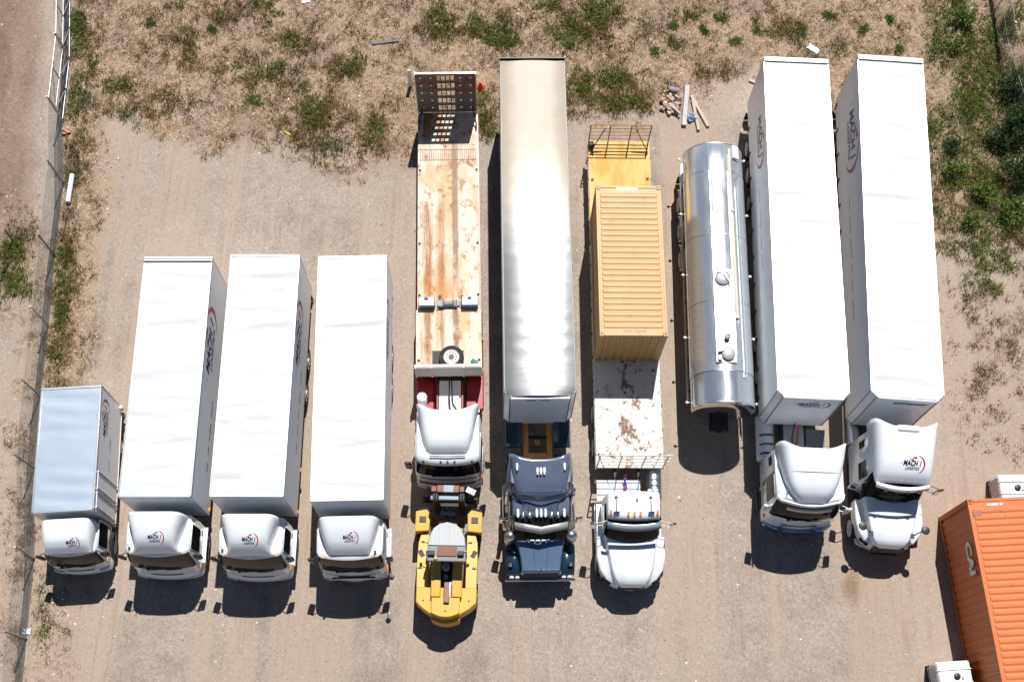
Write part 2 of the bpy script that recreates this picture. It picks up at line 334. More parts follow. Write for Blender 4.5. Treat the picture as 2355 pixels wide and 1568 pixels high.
    o['kind'] = 'structure'; o['label'] = 'pale gravel yard and rough scrub ground'
    return o
build_ground()

def blades(name, pts, hts, per, wid, spread, mt):
    """every point becomes a tuft of `per` thin leaning blades; returns one mesh object"""
    n = len(pts); P = np.repeat(np.asarray(pts), per, 0); H = np.repeat(np.asarray(hts), per) * rng.uniform(.45, 1.1, n * per)
    rad = np.repeat(np.asarray(hts), per) * spread
    a = rng.uniform(0, 2 * np.pi, n * per); r = np.sqrt(rng.random(n * per)) * rad
    B = P + np.stack([np.cos(a) * r, np.sin(a) * r, np.zeros_like(r) - .01], -1)
    a2 = a + rng.normal(0, .7, n * per); lean = H * rng.uniform(.3, 1.5, n * per)
    T = B + np.stack([np.cos(a2) * lean, np.sin(a2) * lean, H], -1)
    M = (B + T) / 2 + np.stack([np.cos(a2) * -lean * .18, np.sin(a2) * -lean * .18, H * .12], -1)
    t = rng.uniform(0, 2 * np.pi, n * per); W = np.stack([np.cos(t), np.sin(t), np.zeros_like(t)], -1) * (wid * rng.uniform(.6, 1.3, n * per))[:, None]
    V = np.stack([B - W / 2, B + W / 2, M + W * .55, M - W * .55, T], 1).reshape(-1, 3); k = np.arange(n * per)[:, None] * 5
    me = bpy.data.meshes.new(name)
    quads = k + np.array([0, 1, 2, 3]); tris = k + np.array([3, 2, 4])
    nl = quads.size + tris.size; me.vertices.add(len(V)); me.vertices.foreach_set('co', V.astype(np.float32).ravel())
    me.loops.add(nl); me.loops.foreach_set('vertex_index', np.concatenate([quads.ravel(), tris.ravel()]).astype(np.int32))
    np_ = len(quads) + len(tris); me.polygons.add(np_)
    me.polygons.foreach_set('loop_start', np.concatenate([np.arange(len(quads)) * 4, quads.size + np.arange(len(tris)) * 3]).astype(np.int32))
    me.update(calc_edges=True); me.validate()
    me.materials.append(mt); o = bpy.data.objects.new(name, me); COL.objects.link(o); return o
def leaf_mat(name, a, b, sc=1.1):
    q = NT(name); gi = q.n.new('ShaderNodeNewGeometry')
    c = q.mix(gi.outputs['Random Per Island'], a, b); c = q.mix(q.rng(q.noise(sc, 4), .35, .65, 0, .5), c, tuple(x * .7 for x in a))
    return q.out(c, .75, 0, .25)
M_dry = leaf_mat('dry_grass', (.24, .165, .075), (.46, .34, .18))
M_brn = leaf_mat('brown_weed', (.14, .095, .028), (.30, .20, .075))
M_grn = leaf_mat('green_weed', (.070, .125, .016), (.17, .25, .045))
M_dkg = leaf_mat('deep_green_weed', (.04, .11, .018), (.11, .21, .04))

def scatter(n, dens, x0=-24, x1=24, y0=1.5, y1=36):
    x = rng.uniform(x0, x1, n); y = rng.uniform(y0, y1, n); u, v = proj(np.stack([x, y, 0 * x], -1))
    k = (rng.random(n) < dens(x, y, u, v)) & (u > -60) & (u < 2420) & (v > -60) & (v < 1640)
    return np.stack([x, y, 0 * x], -1)[k]
# darker, browner places where weeds stand thick (u, v, ru, rv)
THICK = [(730, 290, 70, 75), (1400, 215, 100, 48), (1320, 240, 55, 30), (1480, 225, 55, 30), (1120, 260, 22, 60), (860, 320, 60, 40), (330, 235, 70, 35), (270, 205, 45, 20), (560, 160, 50, 40), (700, 90, 50, 30),
         (1350, 60, 70, 45), (1240, 190, 60, 30), (1150, 60, 60, 35), (1020, 50, 60, 30), (800, 150, 50, 28), (640, 180, 40, 30), (1660, 165, 50, 20), (200, 120, 30, 100), (420, 240, 30, 20), (430, 110, 40, 40), (540, 30, 60, 25), (1800, 70, 30, 20),
         (2280, 450, 70, 60), (2250, 140, 60, 30), (2320, 540, 40, 30), (2250, 250, 25, 80), (150, 600, 26, 120), (140, 700, 24, 80), (130, 820, 28, 70), (150, 480, 24, 90), (60, 1200, 16, 200), (45, 1400, 16, 120), (40, 560, 40, 60), (30, 640, 40, 40), (180, 350, 25, 60), (100, 1400, 20, 60)]
def thick(u, v):
    d = np.zeros_like(u)
    for (a, b, ru, rv) in THICK: d = np.maximum(d, np.clip(1.5 - np.hypot((u - a) / ru, (v - b) / rv), 0, 1))
    return d
def d_dry(x, y, u, v): s, n, n2 = scrub_mask(x, y); return s * np.clip(n2 * 3.2 - .95, .10, 1)
def d_brn(x, y, u, v): s, n, n2 = scrub_mask(x, y); return s * (np.clip(thick(u, v) * 1.5 * np.clip(n2 * 2.5 - .5, 0, 1), 0, 1) + .22 * np.clip(n2 * 5 - 2.4, 0, 1) + .6 * ((u > 2150) & (v > 560) & (v < 1150)) * np.clip(n2 * 6 - 2.6, 0, 1) * np.clip((u - 2150) / 100, .25, 1))
GREEN = [(680, 100, 36, 22), (640, 165, 40, 26), (815, 145, 40, 24), (268, 203, 44, 18), (590, 232, 16, 14), (1140, 80, 50, 34), (1310, 80, 45, 40), (1385, 30, 40, 40), (1260, 15, 30, 14), (1010, 35, 28, 20), (2195, 45, 50, 60), (2190, 385, 35, 40), (2270, 420, 50, 40), (2330, 450, 30, 60), (2215, 520, 40, 24), (2330, 300, 40, 60), (2150, 330, 20, 40), (1120, 275, 16, 45), (740, 350, 40, 30), (720, 250, 30, 40), (30, 575, 40, 40), (20, 640, 50, 50), (150, 600, 18, 50), (180, 60, 30, 60), (1400, 180, 60, 25), (2250, 490, 80, 30), (2160, 120, 30, 40), (2300, 180, 40, 60), (2190, 560, 30, 25), (2300, 520, 60, 40), (2200, 60, 40, 70), (2210, 90, 40, 60), (2180, 330, 40, 50), (2190, 390, 50, 45), (2280, 500, 70, 40), (2250, 330, 50, 60), (2240, 200, 50, 60), (2320, 440, 50, 60), (170, 400, 14, 60), (140, 700, 18, 80), (130, 820, 16, 60), (180, 230, 25, 60), (100, 1420, 12, 60), (1440, 240, 60, 20), (1340, 210, 30, 40), (560, 170, 30, 20), (860, 300, 20, 40), (1020, 60, 30, 30)]
def d_grn(x, y, u, v):
    s, n, n2 = scrub_mask(x, y); d = np.zeros_like(u)
    for (a, b, ru, rv) in GREEN: d = np.maximum(d, np.clip(1.35 - np.hypot((u - a) / ru, (v - b) / rv) + (n2 - .5) * .9, 0, 1))
    d = np.maximum(d, np.clip(1.45 - np.hypot((u - 2255) / 105, (v - 330) / 260) + (n - .5) * 2.2 + (n2 - .5) * 1.2, 0, 1) * (u > 2130))
    return d * .95
a = scatter(110000, d_dry); o = blades('dry_grass', a, rng.uniform(.04, .14, len(a)), 8, .015, .8, M_dry); o['kind'] = 'stuff'; o['label'] = 'straw coloured dry grass scattered over the rough ground'
a = scatter(85000, d_brn); o = blades('brown_weeds', a, rng.uniform(.07, .24, len(a)), 12, .018, .7, M_brn); o['kind'] = 'stuff'; o['label'] = 'brown and olive weeds growing thick at the edge of the gravel'
a = scatter(80000, d_grn); o = blades('green_weeds', a, rng.uniform(.08, .28, len(a)), 13, .022, .7, M_grn); o['kind'] = 'stuff'; o['label'] = 'green weeds spreading in patches over the rough ground'
# single clumps that stand apart
CL = [(1500, 66, 20), (1580, 40, 13), (1565, 102, 18), (1510, 122, 10), (1800, 68, 22), (1837, 60, 12), (1838, 82, 14), (1690, 98, 12), (1738, 68, 14), (1660, 45, 8), (1078, 68, 12), (1095, 42, 13), (435, 98, 18), (520, 42, 14), (630, 38, 16), (508, 38, 10), (590, 232, 14), (585, 12, 14), (400, 14, 12), (1255, 12, 16), (1180, 95, 12), (1880, 150, 16), (1925, 110, 16), (1905, 35, 12), (490, 70, 10), (700, 195, 14), (345, 60, 10), (295, 270, 18), (205, 150, 14), (1985, 70, 10), (1620, 70, 8), (1545, 60, 9), (2060, 110, 12), (2040, 40, 9)]
base = None
for i, (u, v, r) in enumerate(CL):
    p = at(u, v); rad = r / 53.0
    sc_ = rng.normal(0, .55, (5, 2)) * rad; pk = sc_[rng.integers(0, 5, 26)] + rng.normal(0, .28, (26, 2)) * rad; a_ = np.arctan2(pk[:, 1], pk[:, 0]); q_ = np.hypot(pk[:, 0], pk[:, 1]) * 1.1
    o = blades('weed_clump', np.stack([np.cos(a_) * q_ * (1 + .4 * (i % 3 == 1)), np.sin(a_) * q_ * (1 + .35 * (i % 3 == 0)), 0 * a_], -1), rng.uniform(.06, .20, 26), 11, .020, .8, [M_dkg, M_grn, M_grn][i % 3])
    o.location = p; tag(o, 'low dark green weed clump standing alone on bare stony ground', 'weed', 'lone green weed clumps in the scrub')

def stones(name, pts, sz, mt):
    o8 = np.array([(1, 0, 0), (-1, 0, 0), (0, 1, 0), (0, -1, 0), (0, 0, 1), (0, 0, -1)], float); n = len(pts)
    V = pts[:, None, :] + o8[None] * sz[:, None, None] * rng.uniform(.5, 1.2, (n, 6, 1)); V[:, :, 2] *= .8
    t = rng.uniform(0, np.pi, n); c, s_ = np.cos(t)[:, None], np.sin(t)[:, None]; d = V - pts[:, None, :]
    V[:, :, 0] = pts[:, None, 0] + d[:, :, 0] * c - d[:, :, 1] * s_; V[:, :, 1] = pts[:, None, 1] + d[:, :, 0] * s_ + d[:, :, 1] * c
    Fc = np.array([(0, 2, 4), (2, 1, 4), (1, 3, 4), (3, 0, 4), (2, 0, 5), (1, 2, 5), (3, 1, 5), (0, 3, 5)]); f = (np.arange(n)[:, None, None] * 6 + Fc[None]).reshape(-1, 3)
    me = bpy.data.meshes.new(name); me.from_pydata(V.reshape(-1, 3).tolist(), [], f.tolist()); me.materials.append(mt)
    o = bpy.data.objects.new(name, me); COL.objects.link(o); o['kind'] = 'stuff'; return o
q = NT('loose_stone'); gi = q.n.new('ShaderNodeNewGeometry'); M_stone = q.out(q.mix(gi.outputs['Random Per Island'], (.30, .22, .16), (.85, .77, .68)), .9)
def d_st(x, y, u, v): s, n, n2 = scrub_mask(x, y); return np.clip(s + .10, 0, 1) * np.clip(n * 2.2 - .5, .1, 1)
a = scatter(70000, d_st); o = stones('loose_stones', a, rng.uniform(.012, .036, len(a)) * rng.choice([1, 1, 1, 1.9], len(a)), M_stone); o['label'] = 'small pale stones strewn over the ground'
# ---------------------------------------------------------------- lettering and shared vehicle parts
def text_mesh(s, size, shear=0.0, bold=0.0, wide=1.0):
    c = bpy.data.curves.new('lettering', 'FONT'); c.body = s; c.size = size; c.shear = shear; c.offset = bold; c.align_x = 'CENTER'; c.resolution_u = 3
    o = bpy.data.objects.new('lettering', c); COL.objects.link(o); dg = bpy.context.evaluated_depsgraph_get()
    me = bpy.data.meshes.new_from_object(o.evaluated_get(dg)); v = [(p.co.x * wide, p.co.y) for p in me.vertices]; f = [tuple(p.vertices) for p in me.polygons]
    bpy.data.objects.remove(o); bpy.data.curves.remove(c); bpy.data.meshes.remove(me); return v, f
_T = {}
def text2(*a):
    if a not in _T: _T[a] = text_mesh(*a)
    return _T[a]
def crescent(cx, cy, r, a0, a1, wmax, n=22):
    v, f = [], []
    for i in range(n + 1):
        t = i / n; a = R(a0 + (a1 - a0) * t); w_ = wmax * math.sin(math.pi * t) ** .8 + .002
        v += [(cx + (r - w_ * .15) * math.cos(a), cy + r * math.sin(a)), (cx + (r + w_) * math.cos(a), cy + (r + w_ * .6) * math.sin(a))]
        if i: k = 2 * i; f.append((k - 2, k - 1, k + 1, k))
    return v, f
def place(parent, name, vf, mt, fn):
    o = MB().add([fn(x, y) for x, y in vf[0]], vf[1]).build(name, mt, parent, smooth=None); return o
def planar(o, ex, ey, s=1.0):
    o, ex, ey = Vector(o), Vector(ex), Vector(ey); return lambda x, y: o + ex * (x * s) + ey * (y * s)
def swoosh_logo(parent, fn, tail=True):
    """one unit = the width of the word; red crescent, two red streaks, navy words"""
    v1, f1 = text2('MACH 1', .30, .28, .010, .84); v2, f2 = text2('LOGISTICS', .155, .28, .003, .95)
    tv = [(x - .02, y) for x, y in v1] + [(x - .02, y - .165) for x, y in v2]
    place(parent, 'logo_lettering', (tv, f1 + [tuple(i + len(v1) for i in q) for q in f2]), M_navy, fn)
    cv, cf = crescent(.22, .06, .36, -78, 88, .06)
    def tri(p): k = len(cv); cv.extend(p); cf.append((k, k + 1, k + 2))
    place(parent, 'logo_crescent', (cv, cf), M_red, fn); cv, cf = [], []
    tri([(-.16, .25), (.02, .29), (.06, .22)]); tri([(.0, .33), (.18, .40), (.20, .29)]); tri([(-.60, .10), (-.56, .12), (-.56, .06)])
    for i in range(3): place(parent, 'logo_streak', (cv[3 * i:3 * i + 3], [(0, 1, 2)]), M_red, fn)

def tyre_mb(c, r, w_, dual=False):
    b = MB(); W2 = w_ / 2
    prof = [(r * .58, -W2 * .8), (r * .9, -W2), (r * .985, -W2 * .82), (r, -W2 * .4), (r, W2 * .4), (r * .985, W2 * .82), (r * .9, W2), (r * .58, W2 * .8)]
    b.lathe(prof, c, 'X', 28, cap=False); return b
_wm = {}
def wheel(parent, x, y, r=.5, w_=.30, z=None, rimmat=None):
    z = r if z is None else z; sd_ = 1 if x > 0 else -1; key = (r, w_, sd_, (rimmat or M_rim).name)
    if key not in _wm:
        t = tyre_mb((0, 0, 0), r, w_).build('wheel', M_tyre, None)
        b = MB().lathe([(r * .62, sd_ * w_ * .36), (r * .60, sd_ * w_ * .46), (r * .52, sd_ * w_ * .40), (r * .46, sd_ * w_ * .22), (r * .22, sd_ * w_ * .25), (r * .2, sd_ * w_ * .5), (r * .12, sd_ * w_ * .55)], (0, 0, 0), 'X', 24)
        for k in range(8): a = k * math.pi / 4; b.cyl((sd_ * w_ * .22, r * .33 * math.cos(a), r * .33 * math.sin(a)), (sd_ * w_ * .34, r * .33 * math.cos(a), r * .33 * math.sin(a)), .02, n=6)
        b.build('rim', rimmat or M_rim, t); _wm[key] = t; o = t
    else: o = copy_tree(_wm[key])
    o.parent = parent; o.location = (x, y, z); return o
def guard(parent, x, y, r=.6, w_=.55, z=.5, mt=None, a0=15, a1=165):
    b = MB(); n = 14; rows = []
    for i in range(n + 1):
        a = R(a0 + (a1 - a0) * i / n); rows.append([(x - w_ / 2, y + r * math.cos(a), z + r * math.sin(a)), (x + w_ / 2, y + r * math.cos(a), z + r * math.sin(a))])
    b.grid(rows); return b.build('mudguard', mt or M_black, parent, solid=.025)
def lamp_post(parent, name, x, y, z, dx, mt=None):
    MB().cyl((x, y, z), (x + dx, y, z), .018, n=6).lathe([(0.001, -.05), (.045, -.04), (.06, 0), (.045, .04), (.001, .05)], (x + dx, y, z), 'Z', 10).build(name, mt or M_lamp, parent)

def cargo_body(root, W, L, z0, z1, cham=0.0, walls=None, roofm=None, crown=.0, ripple=.006, rail=M_alu, seed=0, rail_w=.06):
    h = W / 2; c = cham
    poly = [(-h + c, 0), (h - c, 0), (h, c), (h, L), (-h, L), (-h, c)] if c else [(-h, 0), (h, 0), (h, L), (-h, L)]
    MB().prism(poly, z0, z1 - .012).build('cargo_box', walls or M_wall, root, smooth=None, bevel=.012)
    nx, ny = 16, max(20, int(L / .14)); rows = []
    for j in range(ny + 1):
        y = L * j / ny; row = []
        for i in range(nx + 1):
            u = -1 + 2 * i / nx; hw = h - .012
            if c and y < c: hw = h - .012 - (c - y)
            x = u * hw; zz = z1 + crown * (1 - u * u) + ripple * (1 - u ** 8) * math.sin(y * 10.5 + seed + .7 * math.sin(x * 2 + seed)) * (0.5 + .5 * math.sin(y * 1.7 + seed * 2)) + ripple * .8 * (float(vnoise(np.array(x * 1.2 + seed * 3 + 20), np.array(y * 2.2), 3)) - .5) * 2 * (1 - u ** 6)
            row.append((x, y, zz))
        rows.append(row)
    MB().grid(rows).build('roof', roofm or M_roofw, root, smooth=80)
    b = MB(); t = rail_w; a = .014
    for s_ in (-1, 1): b.bx(s_ * h - t / 2 + s_ * (.006 - t / 2), s_ * h + t / 2 + s_ * (.006 - t / 2), c + .001, L - .02, z1 - .09, z1 + a)
    b.bx(-h + c, h - c, -.012, .05, z1 - .07, z1 + a)
    b.build('top_rail', rail, root, bevel=.008)
    MB().bx(-h - .004, h + .004, L - .019, L + .075, z1 - .16, z1 + .02).bx(-h - .004, -h + .08, L + .001, L + .07, z0 - .05, z1 - .161).bx(h - .08, h + .004, L + .001, L + .07, z0 - .05, z1 - .161).build('rear_frame', rail, root, bevel=.01)
    d = MB()
    for s_ in (-1, 1):
        d.bx(min(s_ * .02, s_ * (h - .09)), max(s_ * .02, s_ * (h - .09)), L + .002, L + .045, z0, z1 - .165)
        for q_ in (.25, .7): d.cyl((s_ * q_, L + .075, z0 - .02), (s_ * q_, L + .075, z1 - .2), .018, n=6)
    d.build('rear_door', walls or M_wall, root, bevel=.006)
def under(root, L, z0, y_f, axles, W=2.45, r=.48, skirt=True, legs=None, rm=None):
    b = MB()
    for s_ in (-1, 1):
        b.bx(s_ * .45 - .06, s_ * .45 + .06, y_f, L - .05, z0 - .32, z0 - .002)
    for k in range(int((L - y_f) / 1.2)): b.bx(-W / 2 + .06, W / 2 - .06, y_f + .4 + k * 1.2, y_f + .5 + k * 1.2, z0 - .14, z0 - .004)
    for a in axles: b.cyl((-W / 2 + .3, a, r), (W / 2 - .3, a, r), .07, n=8)
    b.bx(-W / 2 + .1, W / 2 - .1, L - .18, L - .06, .45, .62).bx(-.5, -.4, L - .17, L - .07, .6, z0 - .1).bx(.4, .5, L - .17, L - .07, .6, z0 - .1)
    b.build('chassis', M_dark, root)
    for a in axles:
        for s_ in (-1, 1):
            wheel(root, s_ * (W / 2 - .16), a, r, .29, rimmat=rm)
            wheel(root, s_ * (W / 2 - .50), a, r, .29, rimmat=rm)
    if legs is not None:
        for s_ in (-1, 1): MB().bx(s_ * .75 - .06, s_ * .75 + .06, legs, legs + .12, .25, z0 - .1).bx(s_ * .75 - .04, s_ * .75 + .04, legs + .02, legs + .10, .06, .25).bx(s_ * .75 - .13, s_ * .75 + .13, legs - .07, legs + .19, .01, .06).build('landing_leg', M_dark, root)
    for s_ in (-1, 1):
        MB().bx(s_ * (W / 2 - .35) - .3, s_ * (W / 2 - .35) + .3, L - .05, L - .02, .05, .6).build('mud_flap', M_black, root)
        MB().bx(s_ * .9 - .2, s_ * .9 + .2, L - .058, L + .02, .64, .76).build('tail_lamp', M_red, root)

# cabs: horizontal rounded slices stacked up
def cab_ring(z, hw, yf, yb, rc=.24, bul=.09, nf=10, nc=5):
    p = [(-hw + .03, yb, z), (-hw, yb - .04, z)]
    for i in range(nc + 1):
        a = R(180 + 90 * i / nc); p.append((-hw + rc + rc * math.cos(a), yf + rc + rc * math.sin(a), z))
    for i in range(1, nf):
        x = (-1 + 2 * i / nf); p.append((x * (hw - rc), yf - bul * (1 - x * x), z))
    for i in range(nc + 1):
        a = R(270 + 90 * i / nc); p.append((hw - rc + rc * math.cos(a), yf + rc + rc * math.sin(a), z))
    return p + [(hw, yb - .04, z), (hw - .03, yb, z)]
def lerp_sl(sl, z):
    zs = [s_[0] for s_ in sl]; return tuple(float(np.interp(z, zs, [s_[k] for s_ in sl])) for k in range(1, 3))
def cab_panel(sl, yb, zs, cols, off, rc=.24, bul=.09, nf=10, nc=5):
    rows = []
    for z in zs:
        hw, yf = lerp_sl(sl, z); ring = cab_ring(z, hw + off, yf - off, yb, rc, bul, nf, nc); rows.append(ring[cols[0]:cols[1]])
    return rows
def strip_side(sl, zs, y0, y1, off, s_):
    rows = []
    for z in zs:
        hw, yf = lerp_sl(sl, z); rows.append([(s_ * (hw + off), y0, z), (s_ * (hw + off), y1, z)])
    return rows
def mirror(root, x, y, z, s_, reach=.22, mt=None, arm=None, h=.40):
    a = MB().path([(x - s_ * .05, y + .06, z + .14), (x + s_ * reach * .6, y - .02, z + .16), (x + s_ * reach, y - .04, z + .05), (x + s_ * reach, y - .04, z - h * .8), (x - s_ * .05, y + .05, z - h * .9)], .016, 6).build('mirror_arm', arm or M_black, root)
    MB().rbx((x + s_ * reach, y - .03, z - h * .35), (.24, .09, h), s_ * R(12)).rbx((x + s_ * reach, y - .03, z - h * .35 - h * .5 - .09), (.21, .08, .15), s_ * R(12)).build('mirror_head', mt or M_black, a, bevel=.03)
def fairing(root, zb, y0, y1, wl, hl, n=7.0, m=2.2, ext=0.0, wing=0.0, name='roof_fairing', mt=None, nu=26, nt_=16, uexp=3.0):
    """roof air deflector: front at y0 low, rear at y1 high; wl / hl are half widths and heights along it"""
    tt = np.linspace(0, 1, len(wl)); us = np.sign(np.linspace(-1, 1, nu + 1)) * (1 - (1 - np.abs(np.linspace(-1, 1, nu + 1))) ** 2.2)
    def zf(x, y):
        t = min(1, max(0, (y - y0) / (y1 - y0))); w_ = float(np.interp(t, tt, wl)); u = min(1, abs(x) / w_)
        return zb + float(np.interp(t, tt, hl)) * (1 - u ** n) ** (1 / m)
    rows = []
    for j in range(nt_ + 1):
        t = (j / nt_) ** 1.25; w_ = float(np.interp(t, tt, wl)); h = float(np.interp(t, tt, hl)); row = []
        for u in us:
            z = zb + h * (1 - abs(u) ** n) ** (1 / m); k = abs(u) ** uexp * t ** 2
            row.append((w_ * u, y0 + (y1 - y0) * t + ext * k, z + wing * k * (1 - abs(u) ** 30)))
        rows.append(row)
    MB().grid(rows).build(name, mt or M_white, root, smooth=60, solid=.03)
    return zf

def cabover(root, sl, yb, zg0, zg1, W, bump=(.34, .95, .12), rc=.24, bul=.09, wind=None, doorz=(.95, None), door_y=(-1.0, .35), brown=False, cabm=None, bumpm=None, glass=None, mir=True):
    """sl: slices (z, half width, front y) from the floor to the roof; the front faces -y"""
    cabm = cabm or M_white; ytop = sl[-1]
    rings = [cab_ring(z, hw, yf, yb, rc, bul) for z, hw, yf in sl]
    MB().loft(rings).build('cab', cabm, root, smooth=50)
    n = len(rings[0]); zs = np.linspace(zg0, zg1, 6)
    MB().grid(cab_panel(sl, yb, zs, (4, n - 4), .010, rc, bul)).build('windscreen', glass or (M_brownglass if brown else M_glass), root, smooth=60)
    yfd = sl[1][2]
    for s_ in (-1, 1):
        za, zb_ = doorz[0], zg1 - .02; y0 = yfd + door_y[0] * 0 + .42; y1 = y0 + .95
        d = MB().grid(strip_side(sl, np.linspace(za, zb_, 6), y0, y1, .008, s_)).build('door', cabm, root, solid=.012)
        MB().grid(strip_side(sl, np.linspace(zg0 + .02, zb_ - .06, 4), y0 + .05, y1 - .08, .018, s_)).build('side_window', M_glass, d, smooth=60)
        hw, yf = lerp_sl(sl, zg0 - .2); MB().rbx((s_ * (hw + .03), y1 - .15, zg0 - .22), (.03, .18, .05)).build('handle', M_black, d)
        MB().rbx((s_ * (lerp_sl(sl, .8)[0] + .03), y0 + .4, .55), (.14, .7, .06)).rbx((s_ * (lerp_sl(sl, .8)[0] + .0), y0 + .4, .82), (.12, .7, .05)).build('cab_step', M_black, root)
        hwl, yfl = lerp_sl(sl, 1.05); MB().rbx((s_ * (hwl - .20), yfl - .02 - bump[2] * .6, .72), (.36, .10, .18), s_ * R(18)).build('headlight', M_lamp, root, bevel=.03)
        MB().rbx((s_ * (hwl + .008), yfl + .2, 1.15), (.03, .16, .10)).build('indicator', M_amber, root, bevel=.01)
    hw, yf = lerp_sl(sl, .95); b0, b1, pr = bump
    MB().loft([cab_ring(b0, hw - .04, yf - pr + .05, yb - .9, rc, bul), cab_ring(b0 + .12, hw + .01, yf - pr, yb - .9, rc, bul), cab_ring(b1 - .10, hw + .01, yf - pr, yb - .9, rc, bul), cab_ring(b1, hw - .01, yf - pr + .07, yb - .9, rc, bul)]).build('bumper', bumpm or cabm, root, smooth=45)
    g = cab_panel(sl, yb, [b1 + .05, b1 + .09, b1 + .15], (9, n - 9), .012, rc, bul); MB().grid(g).build('grille', M_black, root, smooth=60)
    wz = zg0 + .03; hw, yf = lerp_sl(sl, wz)
    for x0 in (-.55, .12):
        MB().path([(x0, yf - bul - .02, wz - .03), (x0 + .16, yf - bul - .028, wz + .02), (x0 + .55, yf - bul * .9 - .02, wz + .05)], .014, 5).rbx((x0 + .03, yf - bul + .005, wz - .05), (.1, .05, .05)).build('wiper', M_black, root)
    return n
# ---------------------------------------------------------------- rigid box trucks on the left
def small_lettering(root, fn, length, h=.10, seed=1, mt=None):
    r_ = random.Random(seed); b = MB(); x = 0
    while x < length:
        wd = r_.uniform(.35, .95)
        n = int(wd / .09)
        for k in range(n):
            xx = x + k * .09; ww = r_.uniform(.045, .07); hh = h * r_.choice([.7, .7, 1, 1]); b.add([fn(xx, 0), fn(xx + ww, 0), fn(xx + ww + .02, hh), fn(xx + .02, hh)], [(0, 1, 2, 3)])
        x += wd + .16
    b.build('small_lettering', mt or M_navy, root, smooth=None)

def box_truck(loc, rz, label, W, L, z0, z1, p, sc=1.0):
    t = thing('box_truck', label, 'truck', loc, rz, 'white box trucks parked side by side')
    cargo_body(t, W, L, z0, z1, ripple=p.get('ripple', .010), roofm=p.get('roof', M_roofw), seed=p['seed'], rail=p.get('rail', M_alu), rail_w=p.get('rail_w', .05))
    under(t, L, z0, -1.6 * sc, p['axles'], W, p.get('r', .5))
    cabover(t, p['sl'], p['yb'], p['zg'][0], p['zg'][1], W, p['bump'], brown=p.get('brown', False), rc=.24 * sc, bul=.09)
    for s_ in (-1, 1):
        hw, yf = lerp_sl(p['sl'], p['zg'][1] - .25 * sc); mirror(t, s_ * hw, yf + .10, p['zg'][1] - .22 * sc, s_, .20 * sc, h=.42 * sc)
        wheel(t, s_ * (W / 2 - .17), p['fa'], p.get('r', .5), .27); guard(t, s_ * (W / 2 - .17), p['fa'], p.get('r', .5) + .1, .36, p.get('r', .5), M_black)
        for a in p['axles']: guard(t, s_ * (W / 2 - .32), a, p.get('r', .5) + .08, .62, p.get('r', .5), M_black, 25, 155)
    a = p['fair']; zf = fairing(t, a['zb'], a['y0'], a['y1'], a['wl'], a['hl'], a.get('n', 7), a.get('m', 2.2))
    ly, ls = p['logo']; lx = p.get('lx', .06)
    swoosh_logo(t, lambda x, y: (lx + x * ls, ly + y * ls * 1.12, zf(lx + x * ls, ly + y * ls * 1.12) + .03))
    fn = planar((W / 2 + .006, p['side'][0], p['side'][1]), (0, 1, 0), (0, 0, 1), p['side'][2]); swoosh_logo(t, fn)
    small_lettering(t, planar((W / 2 + .006, p['line'][0], p['line'][1]), (0, 1, 0), (0, 0, 1)), p['line'][2], p['line'][3], p['seed'])
    return t

sl_big = [(.95, 1.15, -2.06), (1.70, 1.16, -1.99), (2.20, 1.13, -1.89), (2.68, 1.08, -1.75), (2.74, 1.05, -1.70), (2.79, .95, -1.58)]
fair_big = dict(zb=2.74, y0=-1.74, y1=-.50, wl=[.86, .74, .72, .76, .80, .85, .90, .95, .98], hl=[.02, .34, .56, .67, .74, .80, .85, .89, .93], n=8, m=2.0)
P2 = dict(seed=1, axles=[4.85, 6.13], sl=sl_big, yb=-.42, zg=(1.70, 2.68), bump=(.36, .95, .07), fa=-.95, fair=fair_big, logo=(-1.36, .50), side=(5.75, 2.72, 2.25), line=(1.35, 1.75, 2.8, .12), brown=True)
t2 = box_truck((-11.804, 9.289, 0), .050, 'long white box truck with dark rear roof edge, beside the small bluish-roofed truck', 2.463, 8.84, .80, 3.65, P2)
P3 = dict(P2, seed=4, ripple=.016, side=(6.0, 3.05, 2.2), line=(2.0, 2.1, 2.6, .12))
t3 = box_truck((-8.642, 9.349, 0), .043, 'long white box truck with creased roof sheet, between the two other long box trucks', 2.491, 8.84, 1.05, 4.028, P3)
sl4 = [(.95, 1.15, -1.98), (1.70, 1.16, -1.92), (2.20, 1.14, -1.83), (2.66, 1.11, -1.72), (2.70, 1.08, -1.70), (2.78, .98, -1.50)]
P4 = dict(P2, seed=8, axles=[5.1, 6.39], sl=sl4, yb=-.40, fair=dict(zb=2.76, y0=-1.62, y1=-.48, wl=[.66, .74, .80, .85, .90, .94, .98, 1.0, 1.02], hl=[.06, .28, .44, .54, .62, .69, .75, .80, .84], n=9, m=2.0), logo=(-1.20, .48), side=(6.3, 2.85, 2.1), line=(2.2, 1.9, 2.4, .1))
t4 = box_truck((-5.312, 9.418, 0), .067, 'long white box truck with pale front roof lip, next to the rusty drop-deck trailer', 2.477, 8.98, .95, 3.814, P4)
for t_, L_ in ((t2, 8.84), (t3, 8.84)):
    for y_ in (.2, 1.75): MB().rbx((1.25, y_, .95), (.05, .14, .09)).build('side_lamp', M_amber, t_, bevel=.01)
MB().bx(-1.235, 1.235, 8.70, 8.735, 3.655, 3.685).build('rear_seal', M_dark, t2)
MB().bx(1.16, 1.30, -1.75, -.5, 1.12, 1.17).bx(1.16, 1.28, -1.75, -1.6, .9, 1.12).build('side_ledge', M_white, t2, bevel=.02)
MB().bx(1.16, 1.30, -1.75, -.5, 1.12, 1.17).bx(1.16, 1.28, -1.75, -1.6, .9, 1.12).build('side_ledge', M_white, t3, bevel=.02)
